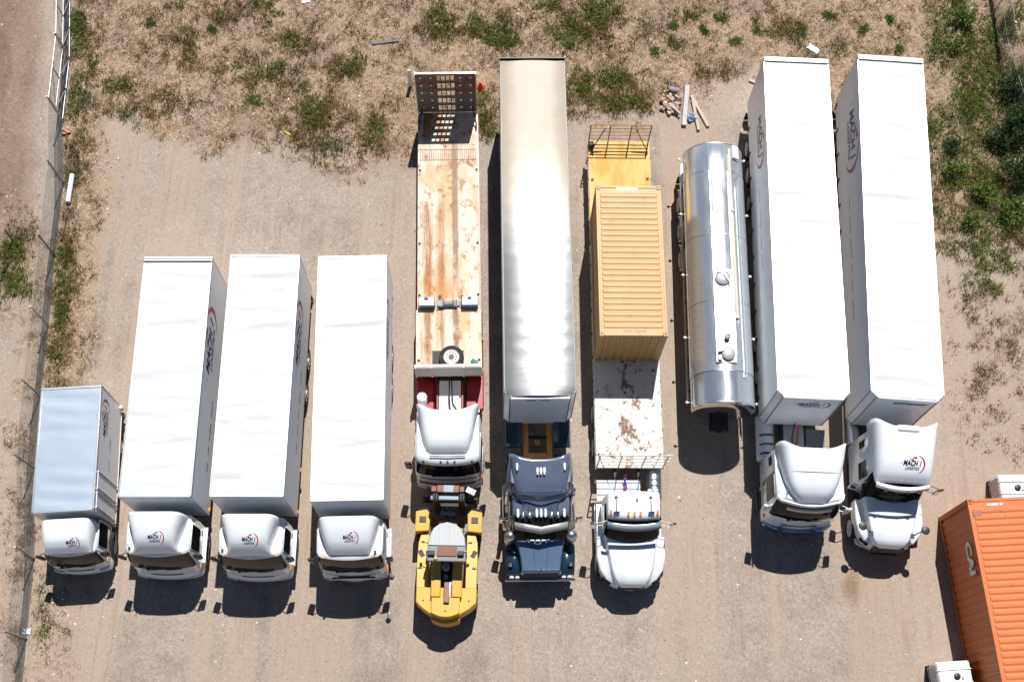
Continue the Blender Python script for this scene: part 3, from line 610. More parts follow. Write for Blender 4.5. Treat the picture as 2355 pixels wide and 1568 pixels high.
MB().bx(1.16, 1.30, -1.60, -.4, 1.12, 1.17).build('side_ledge', M_white, t4, bevel=.02)
MB().path([(1.22, -1.7, 1.9), (1.34, -1.95, 2.0), (1.38, -2.2, 2.02)], .014, 5).lathe([(.001, -.02), (.10, 0), (.08, .05), (.001, .07)], (1.38, -2.28, 2.02), 'Z', 10).build('bumper_mirror', M_black, t4)

sl1 = [(.78, .98, -1.50), (1.35, .99, -1.45), (1.75, .96, -1.38), (2.20, .91, -1.26), (2.26, .88, -1.20), (2.31, .78, -1.06)]
P1 = dict(seed=13, roof=M_roofa, rail=M_alu, rail_w=.07, ripple=.010, axles=[3.05], r=.40, sl=sl1, yb=-.22, zg=(1.36, 2.20), bump=(.30, .80, .06), fa=-.70,
          fair=dict(zb=2.28, y0=-1.26, y1=-.20, wl=[.76, .80, .83, .85, .87, .88, .88], hl=[.06, .34, .50, .57, .62, .66, .69], n=8, m=2.0), logo=(-1.02, .42), lx=.22, side=(3.35, 2.45, 1.25), line=(1.7, 1.8, 1.2, .07), brown=True)
t1 = box_truck((-14.964, 8.756, 0), .105, 'small box truck with bluish bare-metal roof and side door, close beside the wire fence', 2.096, 4.41, .72, 3.187, P1, .84)
for y0_, y1_ in ((.10, .68), (.76, 1.42)):
    d = MB().bx(1.049, 1.066, y0_, y1_, .85, 3.0).build('side_door', M_wall, t1, bevel=.004)
    b = MB()
    for yy in (y0_ + .04, y1_ - .04): b.cyl((1.085, yy, .82), (1.085, yy, 3.05), .018, n=6)
    for z_ in (1.1, 1.7, 2.4, 2.9): b.bx(1.06, 1.09, y0_ + .01, y0_ + .09, z_, z_ + .06)
    b.build('door_bar', M_alu, d)
MB().bx(-1.05, 1.07, -.03, 4.43, .66, .715).build('floor_rail', M_cream, t1)
MB().rbx((1.12, 4.36, 1.0), (.12, .12, .14)).build('marker_lamp', M_lamp, t1, bevel=.02)

# ---------------------------------------------------------------- semi trailers with enclosed bodies
def van_trailer(loc, rz, label, W, L, z0, z1, **k):
    t = thing('semi_trailer', label, 'trailer', loc, rz, 'enclosed semi trailers')
    cargo_body(t, W, L, z0, z1, cham=k.get('cham', .2), roofm=k['roof'], crown=k.get('crown', .0), ripple=k.get('ripple', .004), seed=k['seed'], walls=k.get('walls', M_wall), rail=k.get('rail', M_alu), rail_w=.05)
    ax = k.get('axles', [L - 4.2, L - 2.95, L - 1.7]); under(t, L, z0, .3, ax, W, legs=2.6)
    for s_ in (-1, 1):
        for a in ax: guard(t, s_ * (W / 2 - .32), a, .58, .62, .48, M_black, 30, 150)
    h = W / 2; c = k.get('cham', .2)
    for s_ in (-1, 1):
        MB().cyl((s_ * (h - c), -.008, z0 - .02), (s_ * (h - c), -.008, z1), .022, n=6).build('corner_seam', M_grey, t)
        MB().cyl((s_ * (h + .004), c, z0 - .02), (s_ * (h + .004), c, z1), .018, n=6).build('corner_seam', M_grey, t)
    MB().bx(-h, h, c, L, z0 - .10, z0 - .002).bx(-h + c, h - c, 0, c - .002, z0 - .10, z0 - .002).build('floor_rail', M_wall, t, bevel=.01)
    b = MB()
    for j in range(int(L / 1.15)):
        for s_ in (-1, 1): b.rbx((s_ * (h + .022), .9 + j * 1.15, z0 + .02), (.03, .045, .34), 0, R(-14))
    if k.get('straps'): b.build('curtain_strap', M_black, t)
    return t
ta = van_trailer((10.492, 13.623, 0), .001, 'white curtain-sided trailer with crescent logo on its front, beside the steel tanker', 2.496, 13.67, 1.25, 4.311, roof=M_rooft, seed=3, ripple=.011, straps=True)
swoosh_logo(ta, planar((.10, -.008, 3.45), (1, 0, 0), (0, 0, 1), 1.05))
swoosh_logo(ta, planar((-1.256, 10.9, 3.05), (0, -1, 0), (0, 0, 1), 2.0)); small_lettering(ta, planar((-1.256, 8.9, 2.7), (0, -1, 0), (0, 0, 1)), 3.2, .1, 5, M_grey)
MB().bx(-1.25, 1.25, 13.60, 13.80, 4.33, 4.37).build('rear_roof_bar', M_lgrey, ta, bevel=.01)
MB().bx(-1.05, 1.02, -.06, -.013, 4.20, 4.318).build('front_lip', M_white, ta, bevel=.02)
tb = van_trailer((13.72, 13.708, 0), -.029, 'white curtain-sided trailer with blue lettering on its front, rightmost of the parked trailers', 2.528, 13.81, 1.25, 4.362, roof=M_rooft, seed=6, ripple=.012, straps=True)
swoosh_logo(tb, planar((-1.272, 11.0, 3.1), (0, -1, 0), (0, 0, 1), 2.4)); small_lettering(tb, planar((-1.272, 8.6, 2.6), (0, -1, 0), (0, 0, 1)), 4.2, .1, 9, M_grey)
v_, f_ = text2('VAWDREY', .28, .30, .018, 1.02); place(tb, 'front_lettering', (v_, f_), pm('blue_lettering', (.02, .06, .16), .4), planar((.22, -.008, 3.75), (1, 0, 0), (0, 0, 1), .86))
MB().bx(-1.26, 1.26, 13.72, 13.94, 4.38, 4.42).build('rear_roof_bar', M_lgrey, tb, bevel=.01)
MB().bx(-1.0, 1.02, -.06, -.013, 4.24, 4.37).build('front_lip', M_white, tb, bevel=.02)
MB().bx(-.98, 1.0, .012, .03, 4.372, 4.385).build('lip_seal', M_dark, tb)
tc = van_trailer((1.06, 13.27, 0), .055, 'box trailer with weathered roof shaded grey at its edges, behind the dark blue truck', 2.494, 13.57, 1.15, 4.206, roof=M_roofg, seed=2, ripple=.004, crown=.10, cham=.2, rail=M_grey)
MB().bx(-1.03, 1.03, -.10, -.013, 4.06, 4.20).build('front_lip', M_white, tc, bevel=.03)
MB().bx(-1.25, 1.25, 13.65, 13.69, 4.05, 4.33).build('rear_seal', M_black, tc)
MB().bx(-.45, -.15, -.016, -.010, 3.72, 3.86).bx(.02, .36, -.016, -.010, 3.74, 3.86).build('front_plate', M_steelblue, tc)

MB().rbx((0, -2.105, 1.12), (1.5, .05, .10)).rbx((0, -2.11, .62), (1.3, .05, .12)).build('front_grille', M_black, t4, bevel=.01)
for t_, x_ in ((t2, -.92), (t3, -.92), (t4, .88)): MB().path([(x_, -1.55, 2.72), (x_ + .02, -1.50, 3.25)], .010, 5).rbx((x_, -1.55, 2.80), (.07, .07, .06)).build('aerial', M_black, t_)
for t_ in (t2, t3, t4):
    for x_ in (-.80, .80): MB().rbx((x_, -1.70, 2.80), (.10, .06, .04)).build('roof_lamp', M_amber, t_, bevel=.01)
# ---------------------------------------------------------------- tractor units
def tractor_frame(root, y0, y1, axles, fa, W=2.45, mt=None, r=.5, rim=None, plate=None):
    b = MB()
    for s_ in (-1, 1): b.bx(s_ * .43 - .05, s_ * .43 + .05, y0, y1, .72, .98)
    for k in range(int((y1 - y0) / .9)): b.bx(-.379, .379, y0 + .3 + k * .9, y0 + .38 + k * .9, .75, .95)
    for a in axles + [fa]: b.cyl((-W / 2 + .3, a, r), (W / 2 - .3, a, r), .08, n=8)
    b.build('chassis', mt or M_dark, root)
    for a in axles:
        for s_ in (-1, 1): wheel(root, s_ * (W / 2 - .16), a, r, .28, rimmat=rim); wheel(root, s_ * (W / 2 - .49), a, r, .28, rimmat=rim)
    for s_ in (-1, 1): wheel(root, s_ * (W / 2 - .17), fa, r, .28, rimmat=rim)
    b = MB().lathe([(.05, 1.02), (.48, 1.02), (.5, 1.06), (.48, 1.12), (.05, 1.12)], (0, (axles[0] + axles[-1]) / 2, 0), 'Z', 20); b.build('fifth_wheel', M_dark, root)
def tank_cyl(root, x, y0, y1, z=.62, r=.32, mt=None, name='fuel_tank'):
    MB().lathe([(r * .85, 0), (r, .04), (r, y1 - y0 - .04), (r * .85, y1 - y0)], (x, y0, z), 'Y', 20).build(name, mt or M_alu, root)

# white cab-over with concave roof wings, in front of trailer ta
g = thing('tractor_truck', 'white cab-over tractor with winged roof fairing and bull bar tinted with reflected sky', 'truck', (10.54, 13.62, 0), .001)
tractor_frame(g, -3.2, 4.2, [2.1, 3.4], -2.5)
slA = [(.75, 1.24, -3.66), (1.6, 1.25, -3.62), (1.95, 1.24, -3.57), (2.5, 1.21, -3.44), (2.95, 1.17, -3.33), (3.08, 1.15, -3.32), (3.14, 1.06, -3.25)]
cabover(g, slA, -1.45, 1.78, 2.88, 2.5, (.42, .98, .05), rc=.3, bul=.14, doorz=(1.0, None))
zg_ = fairing(g, 3.06, -3.40, -1.72, [.42, .66, .82, .92, .99, 1.05, 1.10, 1.14, 1.17], [.10, .40, .54, .62, .69, .75, .80, .85, .90], n=9, m=2.0, ext=.34, wing=.22)
MB().path([(x, -2.50, zg_(x, -2.50) + .022) for x in np.linspace(-.92, .92, 15)], .012, 5).build('fairing_seam', M_grey, g)
MB().grid([[(-1.215 + .05 * k_, y, 3.0 + .12 * k_) for y in (-3.3, -1.6)] for k_ in (0, 1)]).build('gutter', M_white, g, solid=.03)
MB().loft([cab_ring(2.90, 1.175, -3.40, -3.0, .3, .14), cab_ring(3.07, 1.17, -3.38, -3.0, .3, .14)]).build('roof_visor', M_white, g, smooth=50)
MB().grid([[(x, -3.42 - .15 * (1 - (x / 1.0) ** 2) - d_, z_) for x in np.linspace(-.78, .78, 11)] for z_, d_ in ((2.80, .01), (2.68, .10))]).build('sun_visor', M_cream, g, solid=.012)
bb = MB()
for z0_, z1_, yo in ((.50, .66, 0), (.70, .86, .02)):
    bb.loft([[(x, -3.98 + .30 * abs(x / 1.22) ** 3 + yo, z0_), (x, -3.92 + .30 * abs(x / 1.22) ** 3 + yo, z0_), (x, -3.92 + .30 * abs(x / 1.22) ** 3 + yo, z1_), (x, -3.98 + .30 * abs(x / 1.22) ** 3 + yo, z1_)] for x in np.linspace(-1.24, 1.24, 17)])
for x in (-.6, .6): bb.bx(x - .05, x + .05, -3.93, -3.75, .5, 1.15)
bb.build('bull_bar', pm('sky_tinted_polished_alloy', (.42, .55, .72), .15, 1, var=.05), g, smooth=40)  # sky reflection painted into the alloy's blue base colour
for x in (-.85, -.66):
    MB().lathe([(.012, 0), (.018, .3), (.028, .5), (.055, .62)], (x, -3.2, 3.22), 'Y', 10).rbx((x, -3.1, 3.17), (.04, .05, .08)).build('air_horn', M_chrome, g)
for s_ in (-1, 1):
    mirror(g, s_ * 1.22, -3.42, 2.55, s_, .20, M_white, M_white, .5)
    wp = MB().grid(strip_side(slA, [2.25, 2.6], -1.95, -1.62, .014, s_)); wp.build('sleeper_window', M_glass, g, solid=.01)
    guard(g, s_ * 1.07, -2.5, .6, .36, .5, M_white)
tank_cyl(g, -1.0, -1.3, .4, .7, .34, M_white)
MB().bx(-.37, .37, -1.35, .5, .99, 1.02).build('deck_plate', M_lgrey, g)
b = MB().bx(.46, 1.18, -1.35, -.1, .95, .99)
for k_ in range(12): b.bx(.47, 1.17, -1.32 + k_ * .1, -1.27 + k_ * .1, .991, 1.02)
b.build('step_plate', M_grey, g)
b = MB()
for y in (-1.1, -.75, -.4): b.path([(-1.24, y, .9), (-1.15, y, 1.1), (-.7, y, 1.08)], .035, 6)
b.build('tank_strap', M_black, g)
MB().path([(-.12, -1.4, 1.5), (-.2, -1.1, 1.15), (.02, -.8, 1.05), (.12, -.55, 1.1), (.10, -.1, 1.5)], .03, 6).build('brake_hose', M_rhose, g)
MB().path([(.05, -1.4, 1.5), (.12, -1.15, 1.1), (-.05, -.85, 1.05), (-.1, -.5, 1.15), (-.05, -.05, 1.5)], .026, 6).build('electrical_hose', M_hose, g)

# bonnet helper: cross sections across, from the windscreen forward
def nose_sec(y, wt, wb, zt, zb, r=.12, crown=.05, n=6):
    p = [(-wb, y, zb), (-wb * .5 - wt * .5, y, zb + (zt - zb) * .55)]
    for i in range(n + 1): a = R(180 - 90 * i / n); p.append((-wt + r + r * math.cos(a), y, zt - r + r * math.sin(a)))
    for i in range(1, 5): x = (-1 + 2 * i / 5) * (wt - r); p.append((x, y, zt + crown * (1 - (x / wt) ** 2)))
    for i in range(n + 1): a = R(90 - 90 * i / n); p.append((wt - r + r * math.cos(a), y, zt - r + r * math.sin(a)))
    return p + [(wb * .5 + wt * .5, y, zb + (zt - zb) * .55), (wb, y, zb)]
def nose2(y, wf, zf, wh, zh, zb, n=5):
    p = [(-wf + .02, y, zb), (-wf, y, zf - .12)]
    for i in range(1, n + 1): a = R(180 - 90 * i / n); p.append((-wf + .10 + .10 * math.cos(a), y, zf - .10 + .10 * math.sin(a)))
    p += [(-wh - .07, y, zf + .01), (-wh - .03, y, zf + .05), (-wh, y, zh - .10)]
    for i in range(1, n + 1): a = R(180 - 90 * i / n); p.append((-wh + .09 + .09 * math.cos(a), y, zh - .09 + .09 * math.sin(a)))
    for t in (-.6, -.3, 0): p.append((wh * t, y, zh + .06 * (1 - t * t)))
    return p + [(-a, b, c) for a, b, c in p[:-1]][::-1]
def fender(root, s_, x0, x1, y0, y1, zt, zb, mt, rnd=.25):
    """wheel fender that arches from the bumper (y0) back to the step (y1)"""
    rows = []
    for i in range(15):
        t = i / 14; y = y0 + (y1 - y0) * t; z = zb + (zt - zb) * math.sin(math.pi * min(1, (t * .86 + .10))) ** .45
        pin = (1 - t) ** 2 * rnd
        rows.append([(s_ * x0, y, z + .05), (s_ * (x0 * .5 + x1 * .5 - pin * .5), y, z + .03), (s_ * (x1 - .06 - pin), y, z - .005), (s_ * (x1 - pin), y, z - .07), (s_ * (x1 - pin), y, z - .32)])
    return MB().grid(rows).build('fender', mt, root, smooth=60, solid=.025)

# white bonneted tractor with tall sleeper, in front of trailer tb
h = thing('tractor_truck', 'white bonneted tractor with tall winged sleeper roof, red crescent logo and black bonnet mirrors', 'truck', (13.82, 13.70, 0), -.029)
tractor_frame(h, -4.1, 4.2, [2.0, 3.3], -3.75)
slB = [(.8, 1.20, -2.75), (1.9, 1.21, -2.72), (2.4, 1.15, -2.66), (2.9, 1.06, -2.50), (3.05, 1.02, -2.44), (3.12, .94, -2.3)]
MB().loft([cab_ring(z, hw, yf + .25, -.75, .3, .12) for z, hw, yf in slB]).build('cab', M_white, h, smooth=50)
slW = [(1.75, 1.06, -2.98), (2.1, 1.05, -2.86), (2.6, .98, -2.62), (2.85, .95, -2.5)]
MB().loft([cab_ring(z, hw, yf, -2.1, .32, .16) for z, hw, yf in slW]).build('windscreen', M_glass, h, smooth=50)
zr = fairing(h, 3.02, -2.66, -.88, [.93, .97, 1.0, 1.03, 1.06, 1.09, 1.12, 1.14, 1.16], [.10, .38, .52, .61, .68, .75, .81, .87, .92], n=9, m=2.0, ext=.36, wing=.20)
swoosh_logo(h, lambda x, y: (.20 + x * .68, -2.14 + y * .78, zr(.20 + x * .68, -2.14 + y * .78) + .035))
MB().bx(-.38, .42, -1.04, -.80, 3.70, 3.99).build('roof_scoop', M_white, h, bevel=.08)
b = MB(); rows = [[(x, -2.72 - .17 * (1 - (x / 1.0) ** 2) - d_, z_) for x in np.linspace(-.92, .92, 15)] for z_, d_ in ((3.12, -.10), (3.08, .0), (2.98, .05))]
b.grid(rows).build('sun_visor', M_white, h, solid=.02)
b = MB()
for x in (-.55, -.12, .05, .22, .6): b.rbx((x, -2.95 + .1 * x * x, 2.94), (.11, .05, .04))
b.build('cab_lamp', M_black, h)
hood = [nose2(-4.56, .46, 1.06, .36, 1.36, .82), nose2(-4.50, .66, 1.20, .50, 1.50, .82), nose2(-4.32, .92, 1.32, .64, 1.62, .82), nose2(-4.02, 1.12, 1.42, .75, 1.71, .82), nose2(-3.6, 1.21, 1.48, .84, 1.79, .82), nose2(-3.2, 1.21, 1.46, .93, 1.87, .82), nose2(-2.9, 1.20, 1.42, .98, 1.93, .82)]
hd = MB().loft(hood).build('bonnet', M_white, h, smooth=50)
MB().rbx((0, -3.05, 2.045), (1.5, .02, .03)).rbx((-.62, -3.14, 2.02), (.02, .2, .03)).rbx((-.1, -3.14, 2.06), (.02, .2, .03)).rbx((.42, -3.14, 2.04), (.02, .2, .03)).build('bonnet_seam', M_lgrey, hd)
for s_ in (-1, 1):
    MB().rbx((s_ * .86, -4.33, 1.16), (.36, .14, .16), s_ * R(38)).build('headlight', M_glass, h, bevel=.03)
    MB().path([(s_ * .72, -4.15, 1.62), (s_ * .9, -4.05, 1.84), (s_ * 1.02, -4.0, 1.92)], .022, 6).rbx((s_ * .72, -4.15, 1.66), (.12, .16, .06)).lathe([(.001, -.03), (.10, -.02), (.15, .04), (.13, .10), (.001, .12)], (s_ * 1.10, -3.98, 1.92), 'Z', 14).build('bonnet_mirror', M_black, h)
    mirror(h, s_ * 1.18, -2.62, 2.5, s_, .32, M_chrome, M_chrome, .5)
    MB().grid(strip_side([(1.9, 1.19, 0), (2.7, 1.09, 0)], [2.0, 2.62], -2.35, -1.75, .02, s_)).build('side_window', M_brownglass, h, solid=.012)
    MB().grid(strip_side([(1.9, 1.20, 0), (2.7, 1.10, 0)], [2.15, 2.6], -1.25, -1.0, .02, s_)).build('sleeper_window', M_brownglass, h, solid=.012)
    MB().bx(s_ * 1.0 - .2, s_ * 1.0 + .2, -2.9, -1.2, .5, .62).bx(s_ * 1.05 - .15, s_ * 1.05 + .15, -2.9, -1.2, .85, .92).build('cab_step', M_dark, h)
MB().loft([cab_ring(.40, 1.12, -4.40, -4.0, .5, .16), cab_ring(.78, 1.16, -4.44, -4.0, .5, .16)]).build('bumper', M_white, h, smooth=50)
MB().rbx((0, -4.555, 1.06), (1.1, .06, .42), 0, R(-8)).rbx((0, -4.62, .58), (.9, .06, .2)).build('grille', M_black, h)
MB().lathe([(.001, .06), (.03, .05), (.04, 0)], (0, -4.42, 1.54), 'Z', 8).build('bonnet_ornament', M_chrome, h)
tank_cyl(h, -1.0, -.7, .9, .65, .34); tank_cyl(h, 1.0, -.7, .9, .65, .34)
MB().bx(-.40, .40, -.6, .8, .99, 1.02).build('deck_plate', M_grey, h)

# dark blue bonneted tractor, in front of trailer tc
k = thing('tractor_truck', 'dark blue bonneted tractor with chrome horns, roof lamps and two domed air cleaners', 'truck', (1.06, 13.27, 0), .055)
tractor_frame(k, -5.3, 3.9, [1.7, 3.0], -4.95, mt=M_dark)
slK = [(.8, 1.10, -4.05), (1.9, 1.10, -4.02), (2.35, 1.02, -3.94), (2.55, .97, -3.90), (2.62, .92, -3.8)]
MB().loft([cab_ring(z, hw, yf + .10, -2.6, .14, .05) for z, hw, yf in slK]).build('cab', M_blue, k, smooth=50)
MB().loft([cab_ring(z, hw, -2.75, -1.95, .1, .0) for z, hw in ((.75, 1.18), (2.85, 1.12), (3.0, 1.02))]).build('sleeper', M_blue, k, smooth=45)
MB().loft([cab_ring(1.86, 1.0, -4.36, -3.7, .1, .10), cab_ring(2.5, .94, -4.04, -3.7, .1, .08)]).build('windscreen', M_glass, k, smooth=45)
zk = fairing(k, 2.6, -3.36, -1.98, [.62, .84, .92, .97, 1.0, 1.03, 1.06, 1.08, 1.10], [.08, .34, .46, .53, .58, .62, .66, .70, .74], n=8, m=2.0, ext=.30, wing=.14, mt=M_blue)
fairing(k, 2.58, -3.62, -2.9, [.56, .64, .66], [.03, .22, .32], n=8, mt=M_blue, name='lower_fairing')
for y_, w_, zz in ((-3.02, 1.0, .035), (-3.28, .66, .03)):
    pts = [(x, y_ - .10 * math.cos(x / w_ * 1.5), (zk(x, y_ + .12) if y_ > -3.2 else 2.86 - .12 * abs(x)) + zz) for x in np.linspace(-w_, w_, 13)]
    MB().path(pts, .022, 6).build('trim_strip', M_chrome, k)
for x in (-.12, 0, .12): MB().lathe([(.001, .13), (.045, .11), (.055, 0), (.03, -.14)], (x, -2.40, zk(x, -2.4) + .06), 'Y', 12).build('roof_lamp', M_lamp, k)
for x in (-.82, .82): MB().lathe([(.001, .13), (.045, .11), (.05, 0), (.03, -.14)], (x, -2.24, zk(x, -2.24) + .07), 'Y', 12).build('roof_lamp', M_lamp, k)
for x in (-.80, -.15, 0, .15, .80): MB().lathe([(.001, .16), (.05, .12), (.055, -.08), (.03, -.16)], (x, -3.72, 2.68), 'Y', 12).build('roof_lamp', M_lamp, k)
for x in (-.62, -.40, .36, .58): MB().lathe([(.015, .30), (.025, 0), (.03, -.16), (.07, -.30)], (x, -3.62, 2.70), 'Y', 12).rbx((x, -3.30, 2.68), (.09, .07, .08)).build('air_horn', M_chrome, k)
MB().grid([[(x, -4.08 - .18 * (1 - abs(x) / .92) - d_, z_) for x in (-.92, -.45, 0, .45, .92)] for z_, d_ in ((2.60, -.06), (2.46, .16))]).build('sun_visor', M_lgrey, k, solid=.02, smooth=20)
hood = [nose_sec(-5.50, .66, .70, 1.62, .9, .05, .01), nose_sec(-5.0, .72, .78, 1.70, .9, .06, .03), nose_sec(-4.5, .83, .9, 1.80, .9, .07, .05)]
bn = MB().loft(hood).build('bonnet', pm('worn_blue_paint', (.11, .17, .27), .32, .2, var=.12, dirt=(.18, .21, .24), dk=.58, coat=.4), k, smooth=40)
for s_ in (-1, 1): MB().path([(s_ * .20, -5.48, 1.64), (s_ * .26, -4.52, 1.865)], .012, 5).build('bonnet_seam', M_blue, bn)
MB().bx(-.70, .70, -5.60, -5.50, .75, 1.66).build('grille_surround', M_chrome, k, bevel=.02)
MB().bx(-.60, .60, -5.625, -5.60, .8, 1.58).build('grille', M_black, k)
MB().rbx((0, -5.56, 1.70), (.05, .2, .08)).rbx((0, -5.60, 1.68), (.22, .05, .05)).build('bonnet_ornament', M_chrome, k)
MB().rbx((0, -5.68, .58), (2.48, .10, .36)).build('bumper', M_chrome, k, bevel=.03)
b = MB()
for j in range(6): b.rbx((-.5 + j * .2, -4.52, 1.92), (.14, .05, .03))
b.build('cowl_vent', M_lgrey, k)
for s_ in (-1, 1):
    fender(k, s_, .72, 1.22, -5.58, -4.45, 1.25, .8, M_teal, .05)
    MB().lathe([(.001, .17), (.10, .15), (.17, .08), (.20, 0), (.20, -.75), (.14, -.8)], (s_ * 1.07, -4.34, 1.90), 'Z', 20).build('air_cleaner', M_alu, k)
    MB().cyl((s_ * 1.13, -3.0, .9), (s_ * 1.13, -3.0, 3.0), .075, n=12).cyl((s_ * 1.13, -3.0, 1.2), (s_ * 1.13, -3.0, 2.5), .10, n=12).build('exhaust_stack', M_chrome, k)
    MB().lathe([(.001, .07), (.08, .05), (.09, -.05), (.001, -.08)], (s_ * 1.05, -5.25, 1.32), 'Y', 12).cyl((s_ * 1.05, -5.25, 1.0), (s_ * 1.05, -5.25, 1.3), .02, n=6).build('fender_lamp', M_chrome, k)
    for xx in (.82, 1.02): MB().lathe([(.001, -.06), (.08, -.05), (.095, .02), (.001, .08)], (s_ * xx, -5.62, 1.0), 'Y', 14).build('headlight', M_lamp, k)
    mirror(k, s_ * 1.06, -3.82, 2.35, s_, .28, M_chrome, M_chrome, .5)
    tank_cyl(k, s_ * .98, -3.9, -2.2, .65, .33, M_chrome)
    MB().grid(strip_side([(1.9, 1.09, 0), (2.5, 1.0, 0)], [1.98, 2.4], -3.75, -3.1, .014, s_)).build('side_window', M_glass, k, solid=.012)
    rows = []
    for i in range(13): a = math.pi * i / 12; rows.append([(s_ * .58, .75 + 1.75 * math.cos(a) * .95, 1.02 + .22 * math.sin(a)), (s_ * 1.16, .75 + 1.75 * math.cos(a) * .95, 1.0 + .22 * math.sin(a)), (s_ * 1.22, .75 + 1.75 * math.cos(a) * .95, .80 + .22 * math.sin(a))])
    MB().grid(rows).build('rear_fender', M_teal, k, smooth=60, solid=.02)
    MB().bx(s_ * .90 - .30, s_ * .90 + .30, -1.85, -1.15, .62, 1.0).build('battery_box', M_teal, k, bevel=.05)
b = MB()
for s_ in (-1, 1): b.bx(s_ * .43 - .09, s_ * .43 + .09, -1.9, 1.2, 1.0, 1.05)
b.bx(-.339, .339, -1.30, -1.12, 1.0, 1.04).bx(-.10, .10, -.75, -.55, .8, .84).build('frame_deck', M_orangef, k)
# ---------------------------------------------------------------- flatbed with the tan container and its white bonneted tractor
org = (4.327, 15.821, 0); rz = .0399
t7 = thing('flatbed_trailer', 'long flatbed trailer with white front deck, yellow rear deck and pipe headboards at both ends', 'trailer', org, rz)
DZ = 1.18
MB().bx(-1.235, 1.235, -4.12, 5.2, DZ - .10, DZ).build('front_deck', M_deck7, t7, bevel=.012)
MB().bx(-1.235, 1.235, 5.205, 9.47, DZ - .10, DZ).build('rear_deck', M_deckY, t7, bevel=.012)
b = MB()
for s_ in (-1, 1): b.bx(s_ * 1.22 - .035, s_ * 1.22 + .035, -4.12, 9.47, DZ - .22, DZ - .102)
b.build('side_rail', M_cream, t7)
b = MB()
for s_ in (-1, 1):
    for j in range(14): b.rbx((s_ * 1.262, -3.6 + j * .95, DZ - .14), (.03, .10, .10))
b.build('rope_hook', M_dark, t7)
under(t7, 9.47, DZ - .1, -4.0, [5.1, 6.35, 7.6], 2.47, legs=-1.6)
def pipe_gate(root, y, z0, H, nbar, mt, name, out=.0, posts=(-1.2, -.42, .42, 1.2), r=.024):
    b = MB()
    for i in range(nbar):
        z = z0 + H * (i + 1) / nbar; b.cyl((-1.23, y, z), (1.23 + out * (i > 0), y, z), r, n=8)
    for x in posts: b.cyl((x, y + .03, z0), (x, y + .03, z0 + H), r * 1.15, n=8)
    o = b.build(name, mt, root)
    for s_ in (-1, 1): MB().path([(s_ * 1.15, y + (.5 if y < 0 else -.5), z0 + .03), (s_ * .62, y + .05, z0 + H * .7)], .02, 6).build('brace', M_dark, o)
    return o
M_gatey = pm('yellow_rusty_pipe', (.48, .30, .12), .5, .1, var=.2, dirt=(.25, .12, .05), dk=.5, ds=12)
pipe_gate(t7, -4.10, DZ, 1.55, 4, M_cream, 'headboard', .12)
pipe_gate(t7, 9.44, DZ, 1.30, 5, M_gatey, 'tailboard')
MB().rbx((-1.12, 9.2, DZ + .12), (.20, .22, .24)).cyl((-1.12, 9.2, DZ + .1), (-1.0, 9.05, DZ + .45), .04, n=6).build('ratchet_winch', M_dark, t7, bevel=.03)
for x, y in ((-1.1, 7.7), (1.1, 7.75), (-1.1, 8.9), (1.1, 8.9)): MB().bx(x - .05, x + .05, y - .05, y + .05, DZ + .001, DZ + .03).build('twist_lock', M_dark, t7)

